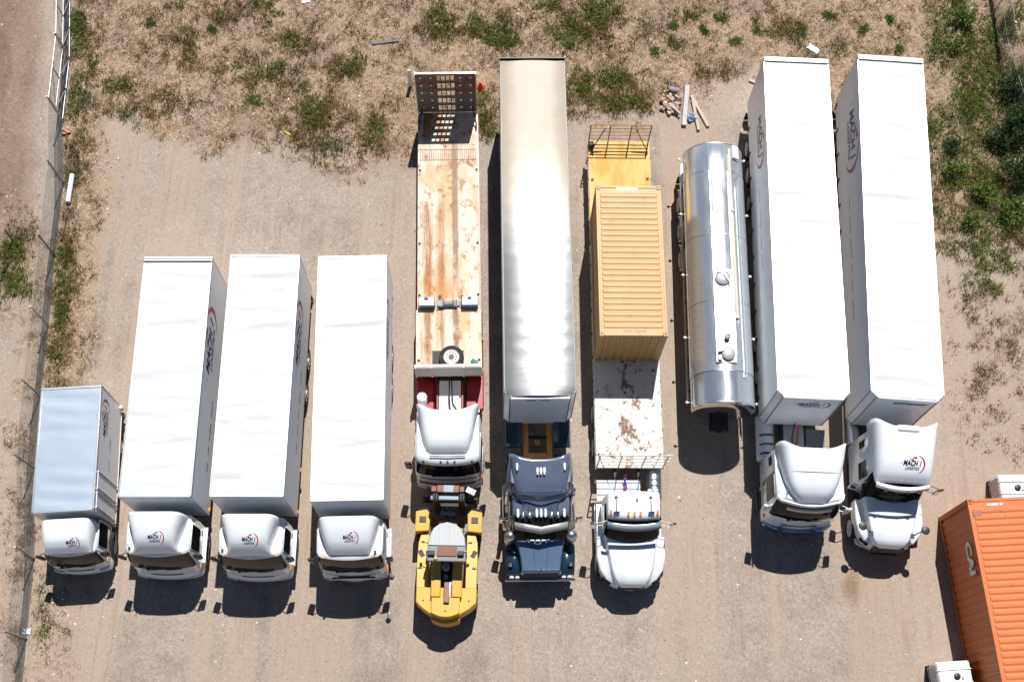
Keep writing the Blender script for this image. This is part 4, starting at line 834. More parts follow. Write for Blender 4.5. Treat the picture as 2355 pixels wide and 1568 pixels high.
def shipping_container(loc, rz, label, L, H, mt, nroof, lat=True):
    c = thing('shipping_container', label, 'container', loc, rz); W = 2.438; h = W / 2
    # corrugated roof
    n = nroof * 8; ys = np.linspace(.30, L - .30, n + 1); prof = []
    for i, y in enumerate(ys):
        ph = (i % 8) / 8; prof.append(.022 if ph in (.25, .375, .5, .625) else (.0 if ph in (0, .875) else .012))
    xs = [-h + .06, -h + .15, -h + .18, h - .18, h - .15, h - .06]; rows = []
    for y, d in zip(ys, prof): rows.append([(x, y, H - .035 + (d if 1 < i < 4 else 0)) for i, x in enumerate(xs)])
    rows = [[(x, .06, H - .035) for x in xs]] + rows + [[(x, L - .06, H - .035) for x in xs]]
    MB().grid(rows).build('roof', mt, c, smooth=None)
    for s_ in (-1, 1):
        m_ = int((L - .3) / .072); ys = np.linspace(.15, L - .15, m_ + 1); r2 = []
        for i, y in enumerate(ys): d = (0, .018, .036, .018)[i % 4] if False else (0 if (i % 4) < 2 else .034); r2.append([(s_ * (h - .045 + d - .034), y, .16), (s_ * (h - .045 + d - .034), y, H - .1)])
        MB().grid(r2).build('side_wall', mt, c, smooth=None)
    r3 = []; xs3 = np.linspace(-h + .12, h - .12, 49)
    for i, x in enumerate(xs3): d = 0 if (i % 6) < 3 else .045; r3.append([(x, .06 - d, .16), (x, .06 - d, H - .1)])
    MB().grid(r3).build('end_wall', mt, c, smooth=None)
    dd = MB()
    for s_ in (-1, 1): dd.bx(min(s_ * .01, s_ * (h - .1)), max(s_ * .01, s_ * (h - .1)), L - .09, L - .05, .16, H - .12)
    d_ = dd.build('door', mt, c)
    b = MB()
    for x in (-.85, -.3, .3, .85): b.cyl((x, L - .02, .14), (x, L - .02, H - .12), .02, n=6)
    b.build('lock_rod', M_galv, d_)
    f = MB()
    for s_ in (-1, 1):
        f.bx(s_ * (h - .04) - .038, s_ * (h - .04) + .038, .18, L - .18, H - .11, H - .018).bx(s_ * (h - .04) - .038, s_ * (h - .04) + .038, .18, L - .18, .012, .16)
        for y in (.01, L - .17): f.bx(s_ * (h - .08) - .078, s_ * (h - .08) + .078, y, y + .16, .125, H - .125)
    for y in (.02, L - .12): f.bx(-h + .18, h - .18, y, y + .10, H - .12, H - .012).bx(-h + .18, h - .18, y, y + .10, .012, .15)
    f.bx(-h + .09, h - .09, .07, L - .07, .08, .11)
    f.build('frame', mt, c, bevel=.008)
    for s_ in (-1, 1):
        for y in (0, L - .178):
            for z in (0, H - .118): cc = MB().bx(s_ * (h - .081) - .081, s_ * (h - .081) + .081, y, y + .178, z, z + .118).build('corner_casting', mt, c, bevel=.012)
            MB().lathe([(.001, 0), (.048, 0), (.048, .003)], (s_ * (h - .081), y + .089, H + .001), 'Z', 12).build('casting_hole', M_black, cc)
    return c
ca = Vector((4.327, 15.821, DZ + .006))
cy = shipping_container(ca, rz, 'tan-yellow corrugated container standing on the flatbed trailer', 6.058, 2.591, M_yel, 24)
MB().bx(-.42, .34, 5.86, 5.97, 2.572, 2.577).build('roof_sticker', M_lamp, cy)
b = MB()
for j in range(9): b.bx(-.36 + j * .085 + (.06 if j > 3 else 0), -.31 + j * .085 + (.06 if j > 3 else 0), .17, .25, 2.558, 2.562)
b.build('roof_number', pm('faded_print', (.36, .24, .11), .6), cy)

t = thing('tractor_truck', 'white bonneted day-cab tractor with amber roof lamps, in front of the flatbed trailer', 'truck', org, rz)
tractor_frame(t, -7.9, -1.2, [-3.2, -1.9], -7.45)
slT = [(.8, 1.0, -6.55), (1.9, 1.01, -6.50), (2.3, .96, -6.44), (2.68, .92, -6.40), (2.80, .88, -6.34), (2.86, .78, -6.2)]
MB().loft([cab_ring(z, hw, yf + .06, -5.42, .16, .05) for z, hw, yf in slT]).build('cab', M_white, t, smooth=50)
t.location = Vector(org) + Matrix.Rotation(rz, 3, 'Z') @ Vector((-.10, 0, 0))
MB().loft([cab_ring(1.84, .98, -6.84, -6.1, .22, .16), cab_ring(2.58, .88, -6.50, -6.1, .18, .08)]).build('windscreen', M_glass, t, smooth=45)
MB().grid([[(x, -6.50 - .12 * (1 - (x / .95) ** 2) - d_, z_) for x in np.linspace(-.93, .93, 9)] for z_, d_ in ((2.72, -.06), (2.58, .14))]).build('sun_visor', pm('tinted_visor', (.26, .30, .33), .2, var=.1), t, solid=.02)
for x in (-.80, -.21, 0, .21, .80): MB().lathe([(.001, .09), (.035, .07), (.04, -.07), (.02, -.10)], (x, -6.22 + .09 * abs(x), 2.875), 'Y', 10).build('roof_lamp', M_amber, t)
for x in (-.62, .58):
    MB().lathe([(.012, .28), (.016, -.2), (.03, -.3)], (x, -5.9, 2.92), 'Y', 8).rbx((x, -6.18, 2.90), (.2, .1, .05)).rbx((x, -5.62, 2.90), (.1, .05, .06)).build('air_horn', M_chrome, t)
MB().rbx((.1, -5.72, 2.88), (.06, .1, .05)).build('roof_aerial', M_black, t)
hood = [nose2(-8.42, .46, 1.02, .36, 1.30, .72), nose2(-8.35, .66, 1.14, .50, 1.42, .72), nose2(-8.15, .92, 1.26, .62, 1.53, .72), nose2(-7.85, 1.12, 1.36, .72, 1.61, .72), nose2(-7.4, 1.21, 1.42, .80, 1.69, .72), nose2(-6.95, 1.21, 1.40, .88, 1.77, .72), nose2(-6.68, 1.20, 1.36, .94, 1.83, .72)]
MB().loft(hood).build('bonnet', M_white, t, smooth=50)
for s_ in (-1, 1):
    MB().rbx((s_ * .86, -8.17, 1.10), (.36, .14, .16), s_ * R(38)).build('headlight', M_glass, t, bevel=.03)
    mirror(t, s_ * .96, -6.42, 2.35, s_, .42, M_chrome, M_cream, .45)
    MB().grid(strip_side([(1.9, 1.0, 0), (2.7, .92, 0)], [1.96, 2.5], -6.35, -5.75, .014, s_)).build('side_window', M_glass, t, solid=.012)
    MB().bx(s_ * 1.02 - .17, s_ * 1.02 + .17, -6.7, -5.3, .5, .60).bx(s_ * 1.02 - .13, s_ * 1.02 + .13, -6.7, -5.4, .85, .92).build('cab_step', M_white, t)
MB().loft([cab_ring(.38, 1.10, -8.20, -7.9, .55, .22), cab_ring(.76, 1.13, -8.24, -7.9, .55, .22)]).build('bumper', M_white, t, smooth=50)
MB().rbx((0, -8.39, .98), (.92, .08, .40), 0, R(-8)).build('grille', M_black, t)
MB().lathe([(.001, .08), (.03, .06), (.04, 0)], (0, -8.22, 1.40), 'Z', 8).build('bonnet_ornament', M_chrome, t)
MB().bx(-1.12, .45, -5.3, -4.55, .99, 1.03).build('deck_plate', M_white, t)
b = MB()
for y in (-5.12, -4.95, -4.78): b.bx(-1.12, .45, y, y + .02, 1.031, 1.04)
b.build('plate_rib', M_lgrey, t)
MB().path([(-.15, -5.35, 1.5), (-.22, -5.05, 1.12), (-.05, -4.85, 1.15), (-.15, -4.5, 1.3)], .035, 6).build('brake_hose', M_bhose, t)
MB().path([(-.05, -5.35, 1.4), (.0, -5.1, 1.12), (-.15, -4.95, 1.12), (-.08, -4.4, 1.3)], .03, 6).build('brake_hose', M_rhose, t)
tank_cyl(t, 1.0, -5.2, -3.6, .62, .30); MB().lathe([(.001, .05), (.09, .04), (.1, 0), (.1, -.2)], (.8, -4.95, 1.02), 'Z', 12).lathe([(.001, .05), (.09, .04), (.1, 0), (.1, -.2)], (1.03, -4.95, 1.02), 'Z', 12).build('air_tank', M_steelblue, t)
MB().rbx((-1.16, -4.6, 1.05), (.08, .1, .08)).build('side_lamp', M_amber, t)

# ---------------------------------------------------------------- polished tanker standing without a truck
k2 = thing('tanker_trailer', 'polished steel tanker trailer standing without a tractor, beside the white curtain-sided trailer', 'trailer', (7.76, 13.75, 0), R(1.1))
b = MB(); N = 56
def tring(y, s=1.0): return [(1.15 * s * math.sin(2 * math.pi * i / N), y, 2.05 + 1.10 * s * math.cos(2 * math.pi * i / N)) for i in range(N)]
MB().loft([tring(-.10, .55), tring(-.08, .82), tring(-.03, .975), tring(-.001, .998)]).build('front_dish', pm('mirror_steel', (.55, .55, .55), .12, 1), k2, smooth=40)
b.loft([tring(0, 1.0), tring(1.18, 1.0)]).build('front_drum', M_drum, k2, smooth=40)
MB().loft([tring(1.181, 1.012), tring(9.3, 1.012)]).build('tank_shell', M_tank, k2, smooth=40)
MB().loft([tring(9.301, 1.0), tring(10.5, 1.0), tring(10.56, .96), tring(10.66, .7)]).build('rear_drum', M_tank, k2, smooth=40)
b = MB()
for y in (.0, 1.18, 3.9, 6.6, 9.3, 10.48): b.loft([tring(y - .012, 1.014), tring(y + .012, 1.014)], cap=False)
b.build('weld_band', M_alu, k2)
b = MB().bx(-.35, .35, 1.75, 5.1, 3.168, 3.19)
for s_ in (-1, 1): b.bx(s_ * .35 - .012, s_ * .35 + .012, 1.75, 9.2, 3.15, 3.215)
b.build('walkway', M_alu, k2)
MB().lathe([(.30, 0), (.30, .10), (.26, .13), (.001, .14)], (-.02, 4.75, 3.17), 'Z', 22).rbx((.12, 4.7, 3.33), (.06, .5, .05), R(35)).rbx((-.16, 4.95, 3.30), (.16, .08, .08)).build('manhole', M_lgrey, k2)
MB().bx(-.38, .36, 1.45, 2.1, 3.17, 3.205).lathe([(.24, .03), (.24, .12), (.2, .15), (.001, .16)], (.05, 1.75, 3.17), 'Z', 20).rbx((-.2, 1.86, 3.30), (.22, .06, .1), R(20)).rbx((-.25, 1.58, 3.25), (.12, .14, .1)).rbx((.22, 1.95, 3.28), (.07, .25, .06), R(-30)).build('hatch', M_lgrey, k2)
MB().lathe([(.09, 0), (.11, .12), (.07, .18), (.001, .19)], (.03, 2.36, 3.19), 'Z', 14).rbx((.07, 2.5, 3.26), (.2, .05, .08)).build('vent_valve', M_grey, k2)
MB().path([(.46, 10.3, 3.02), (.47, 8, 3.06), (.48, 5, 3.06), (.49, 3.3, 3.06), (.50, 2.9, 2.98)], .055, 8).path([(.38, 10.0, 3.12), (.40, 5, 3.14), (.42, 3.5, 3.14)], .02, 6).rbx((.46, 3.25, 3.12), (.14, .12, .10)).rbx((.47, 7.6, 3.12), (.26, .05, .05)).build('transfer_pipe', M_cream, k2)
MB().path([(.72, 8.7, 2.98), (.74, 5, 2.98), (.74, 1.2, 2.98), (.70, 1.0, 2.98), (.60, .95, 3.0)], .028, 6).build('handrail', M_galv, k2)
MB().rbx((.72, 10.15, 3.0), (.30, .55, .10), 0, 0, R(35)).build('locker', M_white, k2, bevel=.02)
for s_ in (-1, 1):
    for y in (.33, 2.87, 5.42, 8.0, 10.42): lamp_post(k2, 'marker_lamp', s_ * 1.16, y, 1.9, s_ * .12)
    MB().path([(s_ * 1.20, .5, 1.55), (s_ * 1.21, 3, 1.55), (s_ * 1.21, 9.6, 1.55)], .022, 6).path([(s_ * 1.15, .5, 1.35), (s_ * 1.15, 9.6, 1.35)], .03, 6).build('side_rail', M_alu, k2)
    for y in (9.15, 7.95, 6.7): guard(k2, s_ * 1.02, y, .60, .38, .50, M_alu, 20, 160)
    MB().cyl((s_ * 1.02, 9.75, .95), (s_ * 1.02, 10.7, 1.0), .11, n=14).build('hose_tube', M_white, k2)
under(k2, 10.4, 1.15, .6, [9.15, 7.95, 6.7], 2.4, legs=2.6)
MB().bx(-.35, .35, -.45, .8, .95, 1.10).bx(-.14, .14, -.52, -.44, 1.0, 1.06).build('king_pin_plate', M_dark, k2)
MB().bx(-.9, .9, .35, .45, .95, 1.30).bx(-.9, .9, 6.2, 6.3, .9, 1.2).bx(-.9, .9, 9.7, 9.8, .9, 1.2).build('cradle', M_dark, k2)
# ---------------------------------------------------------------- drop-deck machinery trailer with raised ramp
t5 = thing('drop_deck_trailer', 'drop-deck trailer with rust-streaked cream deck and dark upright loading ramp', 'trailer', (-2.285, 14.92, 0), R(3.7))
DL, DH = .95, 1.28
MB().bx(-1.24, 1.24, 0, 2.62, DH - .12, DH).build('front_deck', M_deck5, t5, bevel=.015)
MB().bx(-1.22, 1.19, 2.66, 10.0, DL - .12, DL).build('rear_deck', M_deck5, t5, bevel=.015)
b = MB()
b.loft([[(-1.21, y, z - .1), (1.17, y, z - .1), (1.17, y, z), (-1.21, y, z)] for y, z in ((10.002, DL), (11.60, DL - .12))])
b.build('beaver_tail', M_deck5, t5); b = MB().bx(-1.14, 1.12, 9.30, 9.32, DL + .001, DL + .012).bx(-1.14, 1.12, 9.78, 9.80, DL + .001, DL + .012)
for k_ in range(26): x = -1.12 + k_ * .088; b.bx(x, x + .022, 9.321, 9.779, DL + .001, DL + .012)
b.build('tread_plate', M_rust, t5)
MB().bx(-1.23, 1.2, 2.622, 2.655, DL - .1, DH - .01).build('step_face', M_cream, t5)
b = MB()
for s_ in (-1, 1): b.bx(s_ * 1.20 - .03, s_ * 1.20 + .03, .02, 11.5, DL - .26, DL - .125)
b.build('side_rail', M_redp, t5)
under(t5, 11.4, DL - .13, .2, [7.2, 8.4, 9.6], 2.4, r=.42)
b = MB()
for s_ in (-1, 1):
    for y in (.6, 3.4, 5.6, 8.85): b.lathe([(.001, .03), (.05, .025), (.05, 0)], (s_ * 1.13, y, DL + .001 if y > 2.6 else DH + .001), 'Z', 10)
b.build('tie_ring', M_dark, t5)
# ramp: a plate with see-through slots and small round holes
rp = MB(); y0, y1 = 11.60, 11.66; zb = .86; zt = 3.60
cols = [-1.19, -.40, -.36, -.22, -.18, -.04, 0, .14, .18, .32, .36, 1.15]
rows_ = []; z = zb + .08
for k_ in range(5): rows_ += [(z + .10, z + .42)]; z += .53
zs = [zb] + [q_ for r_ in rows_ for q_ in r_] + [zt]
big = [(-.36, -.22), (-.18, -.04), (0, .14), (.18, .32)]; small = [(x - .045, x + .045) for x in (-1.0, -.60, .56, .96)]
bands = []; zp = zb
for za_, zb2 in rows_:
    zc = (za_ + zb2) / 2; bands += [(zp, za_, []), (za_, zc - .045, big), (zc - .045, zc + .045, sorted(big + small)), (zc + .045, zb2, big)]; zp = zb2
bands.append((zp, zt, []))
for za_, zb2, hs in bands:
    e_ = [-1.19] + [q_ for h_ in hs for q_ in h_] + [1.15]
    for i in range(0, len(e_), 2): rp.bx(e_[i], e_[i + 1], y0, y1, za_, zb2)
ramp = rp.build('loading_ramp', M_ramp, t5, smooth=None)
fr_ = MB()
for x in (-1.21, 1.17): fr_.bx(x - .019, x + .019, y0 - .02, y1 + .06, zb, zt)
fr_.bx(-1.19, 1.15, y0 - .01, y1 + .01, zt + .001, zt + .03).bx(-1.19, 1.15, y1 + .002, y1 + .05, 1.42, 1.47).bx(-1.19, 1.15, y1 + .002, y1 + .05, 2.48, 2.53)
fr_.build('ramp_frame', M_lgrey, ramp)
for s_ in (-1, 1): MB().path([(s_ * 1.0, 11.5, DL + .5), (s_ * 1.17 - .02, 10.9, DL + .1), (s_ * 1.17 - .02, 10.7, DL + .04)], .03, 6).build('ramp_strut', M_dark, t5)
for x0 in (-1.14, .50):
    tb_ = MB().bx(x0, x0 + .62, 2.70, 3.08, DL + .001, DL + .62).build('toolbox', M_steelblue, t5, bevel=.02)
    MB().rbx((x0 + .3, 3.0, DL + .65), (.14, .06, .04)).build('handle', M_black, tb_)
MB().lathe([(.17, -.20), (.17, -.17), (.10, -.16), (.10, .16), (.17, .17), (.17, .20)], (0, 2.85, DL + .42), 'X', 18).bx(-.28, .28, 2.66, 2.74, DL + .2, DL + .26).bx(-.28, .28, 2.97, 3.05, DL + .2, DL + .26).rbx((-.33, 2.85, DL + .40), (.24, .26, .22)).rbx((.32, 2.85, DL + .40), (.2, .22, .2)).bx(-.32, -.26, 2.7, 3.02, DL + .001, DL + .5).bx(.26, .32, 2.7, 3.02, DL + .001, DL + .5).build('winch', M_grey, t5, bevel=.015)
sw = MB().lathe([(.20, -.12), (.40, -.15), (.46, -.12), (.47, 0), (.46, .12), (.40, .15), (.26, .13)], (.10, .62, DH + .16), 'Z', 30).build('spare_wheel', M_tyre, t5)
MB().lathe([(.30, .135), (.29, .165), (.25, .15), (.21, .138), (.12, .14), (.10, .17), (.08, .138)], (.10, .62, DH + .16), 'Z', 26).build('rim', M_rim, sw)
MB().lathe([(.001, .178), (.085, .178), (.09, .165)], (.10, .62, DH + .16), 'Z', 18).build('hub', M_black, sw)
b = MB()
for k_ in range(10): a_ = k_ * math.pi / 5; b.lathe([(.001, .158), (.022, .156), (.024, .14)], (.10 + .175 * math.cos(a_), .62 + .175 * math.sin(a_), DH + .16), 'Z', 6)
b.build('hub_bolt', M_dark, sw)
MB().bx(-.62, .55, .28, .98, DH + .002, DH + .012).build('spare_mat', M_dark, t5)
hb = MB()
for i in range(4): hb.cyl((-1.24, .03, DH + .12 + i * .25), (1.24, .03, DH + .12 + i * .25), .095, n=14)
for x in (-1.2, -.62, .55, 1.2): hb.bx(x - .035, x + .035, -.075, -.02, DH + .001, DH + 1.02)
hb.build('headboard', M_cream, t5, bevel=.012)
MB().path([(-.8, .30, DH + .02), (-.4, .22, DH + .05), (-.05, .30, DH + .03), (.3, .28, DH + .04), (.9, .32, DH + .02)], .04, 6).build('strap', pm('blue_strap', (.10, .22, .35), .7, var=.3), t5)
MB().rbx((1.0, .42, DH + .08), (.2, .22, .14), .4).rbx((.9, .55, DH + .05), (.15, .12, .09), .9).build('rag', pm('teal_rag', (.06, .22, .26), .8, var=.4, vs=12), t5, bevel=.03)

# white-over-red cab-over tractor in front of it
m5 = thing('tractor_truck', 'white and red cab-over tractor with black windscreen, nose to nose with the yellow forklift', 'truck', (-2.16, 13.1, 0), R(2.9))
tractor_frame(m5, -1.9, 5.2, [2.9, 4.2], -1.25)
slM = [(.75, 1.18, -2.22), (1.6, 1.19, -2.17), (1.95, 1.18, -2.12), (2.4, 1.15, -2.02), (2.72, 1.12, -1.93), (2.84, 1.08, -1.86), (2.90, .98, -1.7)]
cabover(m5, slM, -.20, 1.95, 2.66, 2.45, (.40, .98, .04), rc=.26, bul=.09, doorz=(1.0, None), glass=M_glass)
MB().grid(cab_panel(slM, -.2, [1.02, 1.2], (2, len(cab_ring(1, 1, -1, 0)) - 2), .016, .26, .09)).build('red_band', M_redp, m5, smooth=60)
MB().grid(cab_panel(slM, -.2, [1.62, 1.68], (2, len(cab_ring(1, 1, -1, 0)) - 2), .016, .26, .09)).build('red_band', M_redp, m5, smooth=60)
fairing(m5, 2.86, -1.64, -.26, [.66, .76, .82, .88, .92, .96, 1.0, 1.05, 1.10], [.08, .30, .41, .47, .52, .56, .60, .64, .68], n=8, m=2.0, ext=.34, wing=.16)
MB().path([(-.62, -1.75, 2.97), (0, -1.78, 2.98), (.62, -1.75, 2.97)], .02, 6).build('lamp_bar', M_dark, m5)
for x in (-.85, -.24, 0, .24, .85): MB().lathe([(.001, -.05), (.04, -.04), (.045, .03), (.02, .06)], (x, -1.93, 2.82), 'Y', 10).build('roof_lamp', M_dark, m5)
for s_ in (-1, 1):
    mirror(m5, s_ * 1.16, -1.80, 2.3, s_, .26, M_black, M_black, .55)
    guard(m5, s_ * 1.04, 2.9, .60, .40, .5, M_redp, 20, 160)
    MB().bx(s_ * .92 - .33, s_ * .92 + .33, .65, 2.2, .50, .78).build('side_guard', M_redp, m5, bevel=.04)
    guard(m5, s_ * 1.05, -1.25, .6, .34, .5, M_white)
tank_cyl(m5, -.95, .55 - .6, .6, .68, .30, M_white)
MB().cyl((-.93, .42, 1.0), (-.93, .42, 2.55), .10, n=16).lathe([(.17, 0), (.18, .03), (.18, .42), (.15, .46), (.001, .47)], (-.93, .42, 2.52), 'Z', 22).build('air_intake', M_white, m5)
MB().bx(-.40, .40, -.15, 1.7, .99, 1.03).build('deck_plate', M_lamp, m5)
b = MB()
for s_ in (-1, 1): b.bx(s_ * .46 - .03, s_ * .46 + .03, -.1, 1.6, .95, 1.06)
b.build('frame_rail', M_redp, m5)
MB().path([(-.3, -.1, 2.0), (-.28, .35, 1.15), (-.1, .12, 1.08), (.02, .4, 1.12), (-.02, 1.0, 1.3), (-.02, 1.75, 1.3)], .025, 6).build('brake_hose', M_hose, m5)
MB().path([(.1, -.1, 2.0), (.12, .3, 1.12), (.28, .5, 1.08), (.1, .8, 1.1), (.06, 1.75, 1.3)], .025, 6).build('brake_hose', M_hose, m5)
b = MB()
for y in (.2, .45): b.bx(.52, 1.1, y, y + .16, 1.0, 1.05)
b.build('cat_walk', M_white, m5, bevel=.02)

# ---------------------------------------------------------------- yellow forklift
f5 = thing('forklift', 'big yellow forklift with pale glass cab roof and round counterweight', 'forklift', (-1.95, 9.0, 0), R(1.3))
def arc(r, a0, a1, n, cy): return [(r * math.sin(R(a0 + (a1 - a0) * i / n)), cy - r * math.cos(R(a0 + (a1 - a0) * i / n))) for i in range(n + 1)]
body = [(-1.04, -1.95), (-1.04, -2.46)] + [(-.80, -2.68), (-.52, -2.86)] + [(x, -3.02 + .15 * (x / .52) ** 2) for x in np.linspace(-.50, .50, 9)] + [(.52, -2.86), (.82, -2.68), (1.06, -2.46), (1.06, -1.95)]
MB().prism(body, .55, 1.50).build('counterweight', M_fork, f5, smooth=30, bevel=.04)
MB().prism([(-.50, -2.8)] + [(x, -3.16 + .14 * (x / .5) ** 2) for x in np.linspace(-.5, .5, 9)] + [(.5, -2.8)], .45, 1.30).build('counterweight_toe', M_fork, f5, smooth=30, bevel=.03)
MB().prism([(x, -2.99 + .15 * (x / .50) ** 2) for x in np.linspace(-.49, .49, 9)] + [(.49, -2.32), (-.49, -2.32)], 1.50, 1.70).build('counterweight_cap', M_fork, f5, smooth=30, bevel=.03)
b = MB()
for x, y, z in ((-.78, -2.4, 1.503), (.80, -2.4, 1.503), (0, -2.78, 1.703)): b.lathe([(.001, .004), (.03, .004), (.03, 0)], (x, y, z), 'Z', 10)
b.build('lifting_eye', M_black, f5)
for x0, x1 in ((-.52, -.19), (.20, .55)): MB().loft([[(x0, y, 1.2), (x1, y, 1.2), (x1, y, z), (x0, y, z)] for y, z in ((-2.31, 1.74), (-1.7, 1.80), (-1.1, 1.85))]).build('engine_cover', M_fork, f5, bevel=.03)
MB().bx(-.185, .195, -2.31, -1.1, 1.1, 1.45).build('engine_bay', M_black, f5)
MB().rbx((.03, -2.16, 1.72), (.19, .72, .12), 0, R(-6)).build('rusty_bracket', M_rust, f5, bevel=.015)
MB().rbx((.13, -2.05, 1.70), (.07, .5, .12), R(-6)).build('air_duct', M_galv, f5)
MB().lathe([(.08, -.6), (.08, 0), (.13, .02), (.14, .10), (.10, .14), (.001, .15)], (-.01, -1.36, 2.1), 'Z', 18).cyl((-.02, -1.62, 1.5), (-.02, -1.62, 1.85), .07, n=12).build('air_cleaner', M_grey, f5)
for s_ in (-1, 1):
    poly = [(s_ * .68, .04), (s_ * 1.18, .0), (s_ * 1.18, .72), (s_ * .80, .80), (s_ * .66, .66)]
    fd = MB().loft([[(x, y, .95) for x, y in poly], [(x, y, 1.46 + (.04 if y > .3 else 0)) for x, y in poly]]).build('front_fender', M_fork, f5, smooth=None, bevel=.03)
    MB().bx(s_ * .92 - .12, s_ * .92 + .12, .34, .54, 1.495, 1.515).build('fender_window', M_black, fd)
    wheel(f5, s_ * .94, .42, .62, .44, rimmat=M_fork); wheel(f5, s_ * .92, -2.05, .46, .32, rimmat=M_fork)
    MB().loft([[(s_ * .66, y, .60), (s_ * w_, y, .60), (s_ * w_, y, z), (s_ * .66, y, z)] for y, w_, z in ((-1.955, 1.04, 1.46), (-1.0, 1.06, 1.38), (-.35, 1.04, 1.30), (-.02, .96, 1.26))]).build('side_step', M_fork, f5, smooth=None, bevel=.02)
    b = MB()
    for y in (-1.35, -.75): b.rbx((s_ * .92, y, 1.385 if y < -1 else 1.35), (.16, .26, .04), s_ * R(-28))
    b.build('step_slot', M_black, f5)
    MB().path([(s_ * .62, -.98, 1.35), (s_ * .68, -.98, 2.2), (s_ * .66, -.9, 2.72)], .035, 6).path([(s_ * .62, .0, 1.3), (s_ * .60, -.1, 2.1), (s_ * .60, -.35, 2.72)], .035, 6).build('cab_post', M_grey, f5)
    MB().path([(s_ * .64, -.62, 2.5), (s_ * .80, -.58, 2.45)], .016, 5).rbx((s_ * .82, -.56, 2.40), (.09, .04, .16)).build('mirror', M_black, f5)
    MB().rbx((s_ * .50, -1.0, 2.72), (.22, .16, .14)).build('work_lamp', M_black, f5, bevel=.02)
    MB().rbx((s_ * .48, -1.2, 2.56), (.20, .12, .03)).build('rusty_plate', M_rust, f5)
cabp = [(-.66, -1.26), (.70, -1.26), (.68, -.70), (.64, -.40), (.50, -.12), (.28, .04), (0, .10), (-.26, .04), (-.48, -.12), (-.62, -.40), (-.66, -.70)]
MB().prism([(x * .98, y) for x, y in cabp], 2.56, 2.66).build('cab_roof', M_grey, f5, bevel=.03)
MB().prism([(x * .94, y - .02) for x, y in cabp[2:]], 2.661, 2.70).build('roof_window', pm('pale_roof_glass', (.55, .57, .58), .15, .0, var=.2, vs=2, stretch=(6, .3, 1), coat=.5), f5, bevel=.01)
b = MB()
for x in (-.32, -.16, 0, .16, .32): b.bx(x - .006, x + .006, -.66, -.14, 2.70, 2.704)
b.build('roof_bar', M_lgrey, f5)
MB().bx(-.30, .36, -1.09, -.76, 2.661, 2.70).build('rusty_plate', M_rust, f5, bevel=.01)
MB().lathe([(.05, 0), (.06, .08), (.04, .13), (.001, .14)], (-.36, -1.18, 2.62), 'Z', 12).build('beacon', M_amber, f5)
MB().prism([(-.58, -1.1), (.6, -1.1), (.56, -.1), (-.54, -.1)], 1.28, 1.5).build('cab_floor', M_black, f5)
b = MB().bx(-.3, .3, -.95, -.5, 1.5, 1.75).bx(-.3, .3, -1.0, -.88, 1.75, 2.2); b.build('seat', M_black, f5, bevel=.04)
MB().bx(-.5, .5, .05, .2, .9, 1.25).bx(-.34, .3, .18, .42, 1.0, 1.3).build('front_bulkhead', M_fork, f5, bevel=.02)
b = MB()
for s_ in (-1, 1): b.bx(s_ * .48 - .08, s_ * .48 + .08, .95, 1.18, .12, 2.36).bx(s_ * .36 - .035, s_ * .36 + .035, .97, 1.12, .2, 2.3)
b.bx(-.6, .6, 1.0, 1.14, .9, 1.1)
ms = b.build('mast', M_dark, f5, bevel=.02)
MB().bx(-.64, .56, .94, 1.10, 2.18, 2.34).build('mast_beam', M_steelblue, ms, bevel=.03)
MB().bx(-.30, .22, .60, .72, 1.5, 1.54).build('mast_plate', M_steelblue, ms)
MB().bx(-.42, .36, 1.20, 1.46, 2.30, 2.42).bx(-.62, -.43, 1.22, 1.42, 2.26, 2.40).bx(.37, .54, 1.22, 1.42, 2.26, 2.40).build('mast_head', M_rust, ms, bevel=.02)
MB().bx(-.18, .16, 1.21, 1.45, 2.421, 2.428).build('head_plate', M_steelblue, ms)
MB().rbx((.76, 1.36, 2.0), (.34, .20, .06), R(-25)).build('side_plate', M_lgrey, ms)
b = MB()
for s_ in (-1, 1): b.cyl((s_ * .42, .95, 2.30), (s_ * .42, 1.15, 2.30), .09, n=14)
b.build('chain_pulley', M_black, ms)
cg = MB().bx(-1.0, 1.0, 1.30, 1.38, .35, .47).bx(-1.0, 1.0, 1.30, 1.38, .85, .97).bx(-.9, -.82, 1.3, 1.38, .47, .85).bx(.82, .9, 1.3, 1.38, .47, .85).build('carriage', M_dark, ms, bevel=.01)
for s_ in (-1, 1): MB().bx(s_ * .55 - .07, s_ * .55 + .07, 1.385, 1.44, .08, .95).bx(s_ * .55 - .07, s_ * .55 + .07, 1.441, 2.5, .05, .11).build('fork', M_dark, cg)
b = MB()
for x in (-.2, -.1, .15): b.path([(x, .2, 1.2), (x + .05, .5, 1.5), (x, .9, 1.3)], .022, 6)
b.build('hydraulic_hose', M_hose, f5)

# ---------------------------------------------------------------- orange container and the white tote tanks
RZ = R(5.4); Lc = 12.192
oc = Vector((16.0, 10.65, 0)) - Matrix.Rotation(RZ, 3, 'Z') @ Vector((-1.219, Lc, 0))
co = shipping_container(oc, RZ, 'orange corrugated container with white lettering on its side, at the edge of the yard', Lc, 2.896, M_ora, 50)
v_, f_ = text2('CAI', .62, .0, .03, 1.15); place(co, 'side_lettering', (v_, f_), pm('white_vinyl', (.75, .76, .78), .5), planar((-1.232, Lc - 1.95, 2.02), (0, -1, 0), (0, 0, 1), 1.0))
MB().bx(-.55, -.15, Lc - .27, Lc - .19, 2.863, 2.868).bx(-.1, .0, Lc - .27, Lc - .19, 2.863, 2.868).build('roof_sticker', M_lamp, co)
MB().add([(-.85, Lc - .16, 2.866), (-.69, Lc - .16, 2.866), (-.77, Lc - .30, 2.866)], [(0, 1, 2)]).build('warning_sticker', M_amber, co)
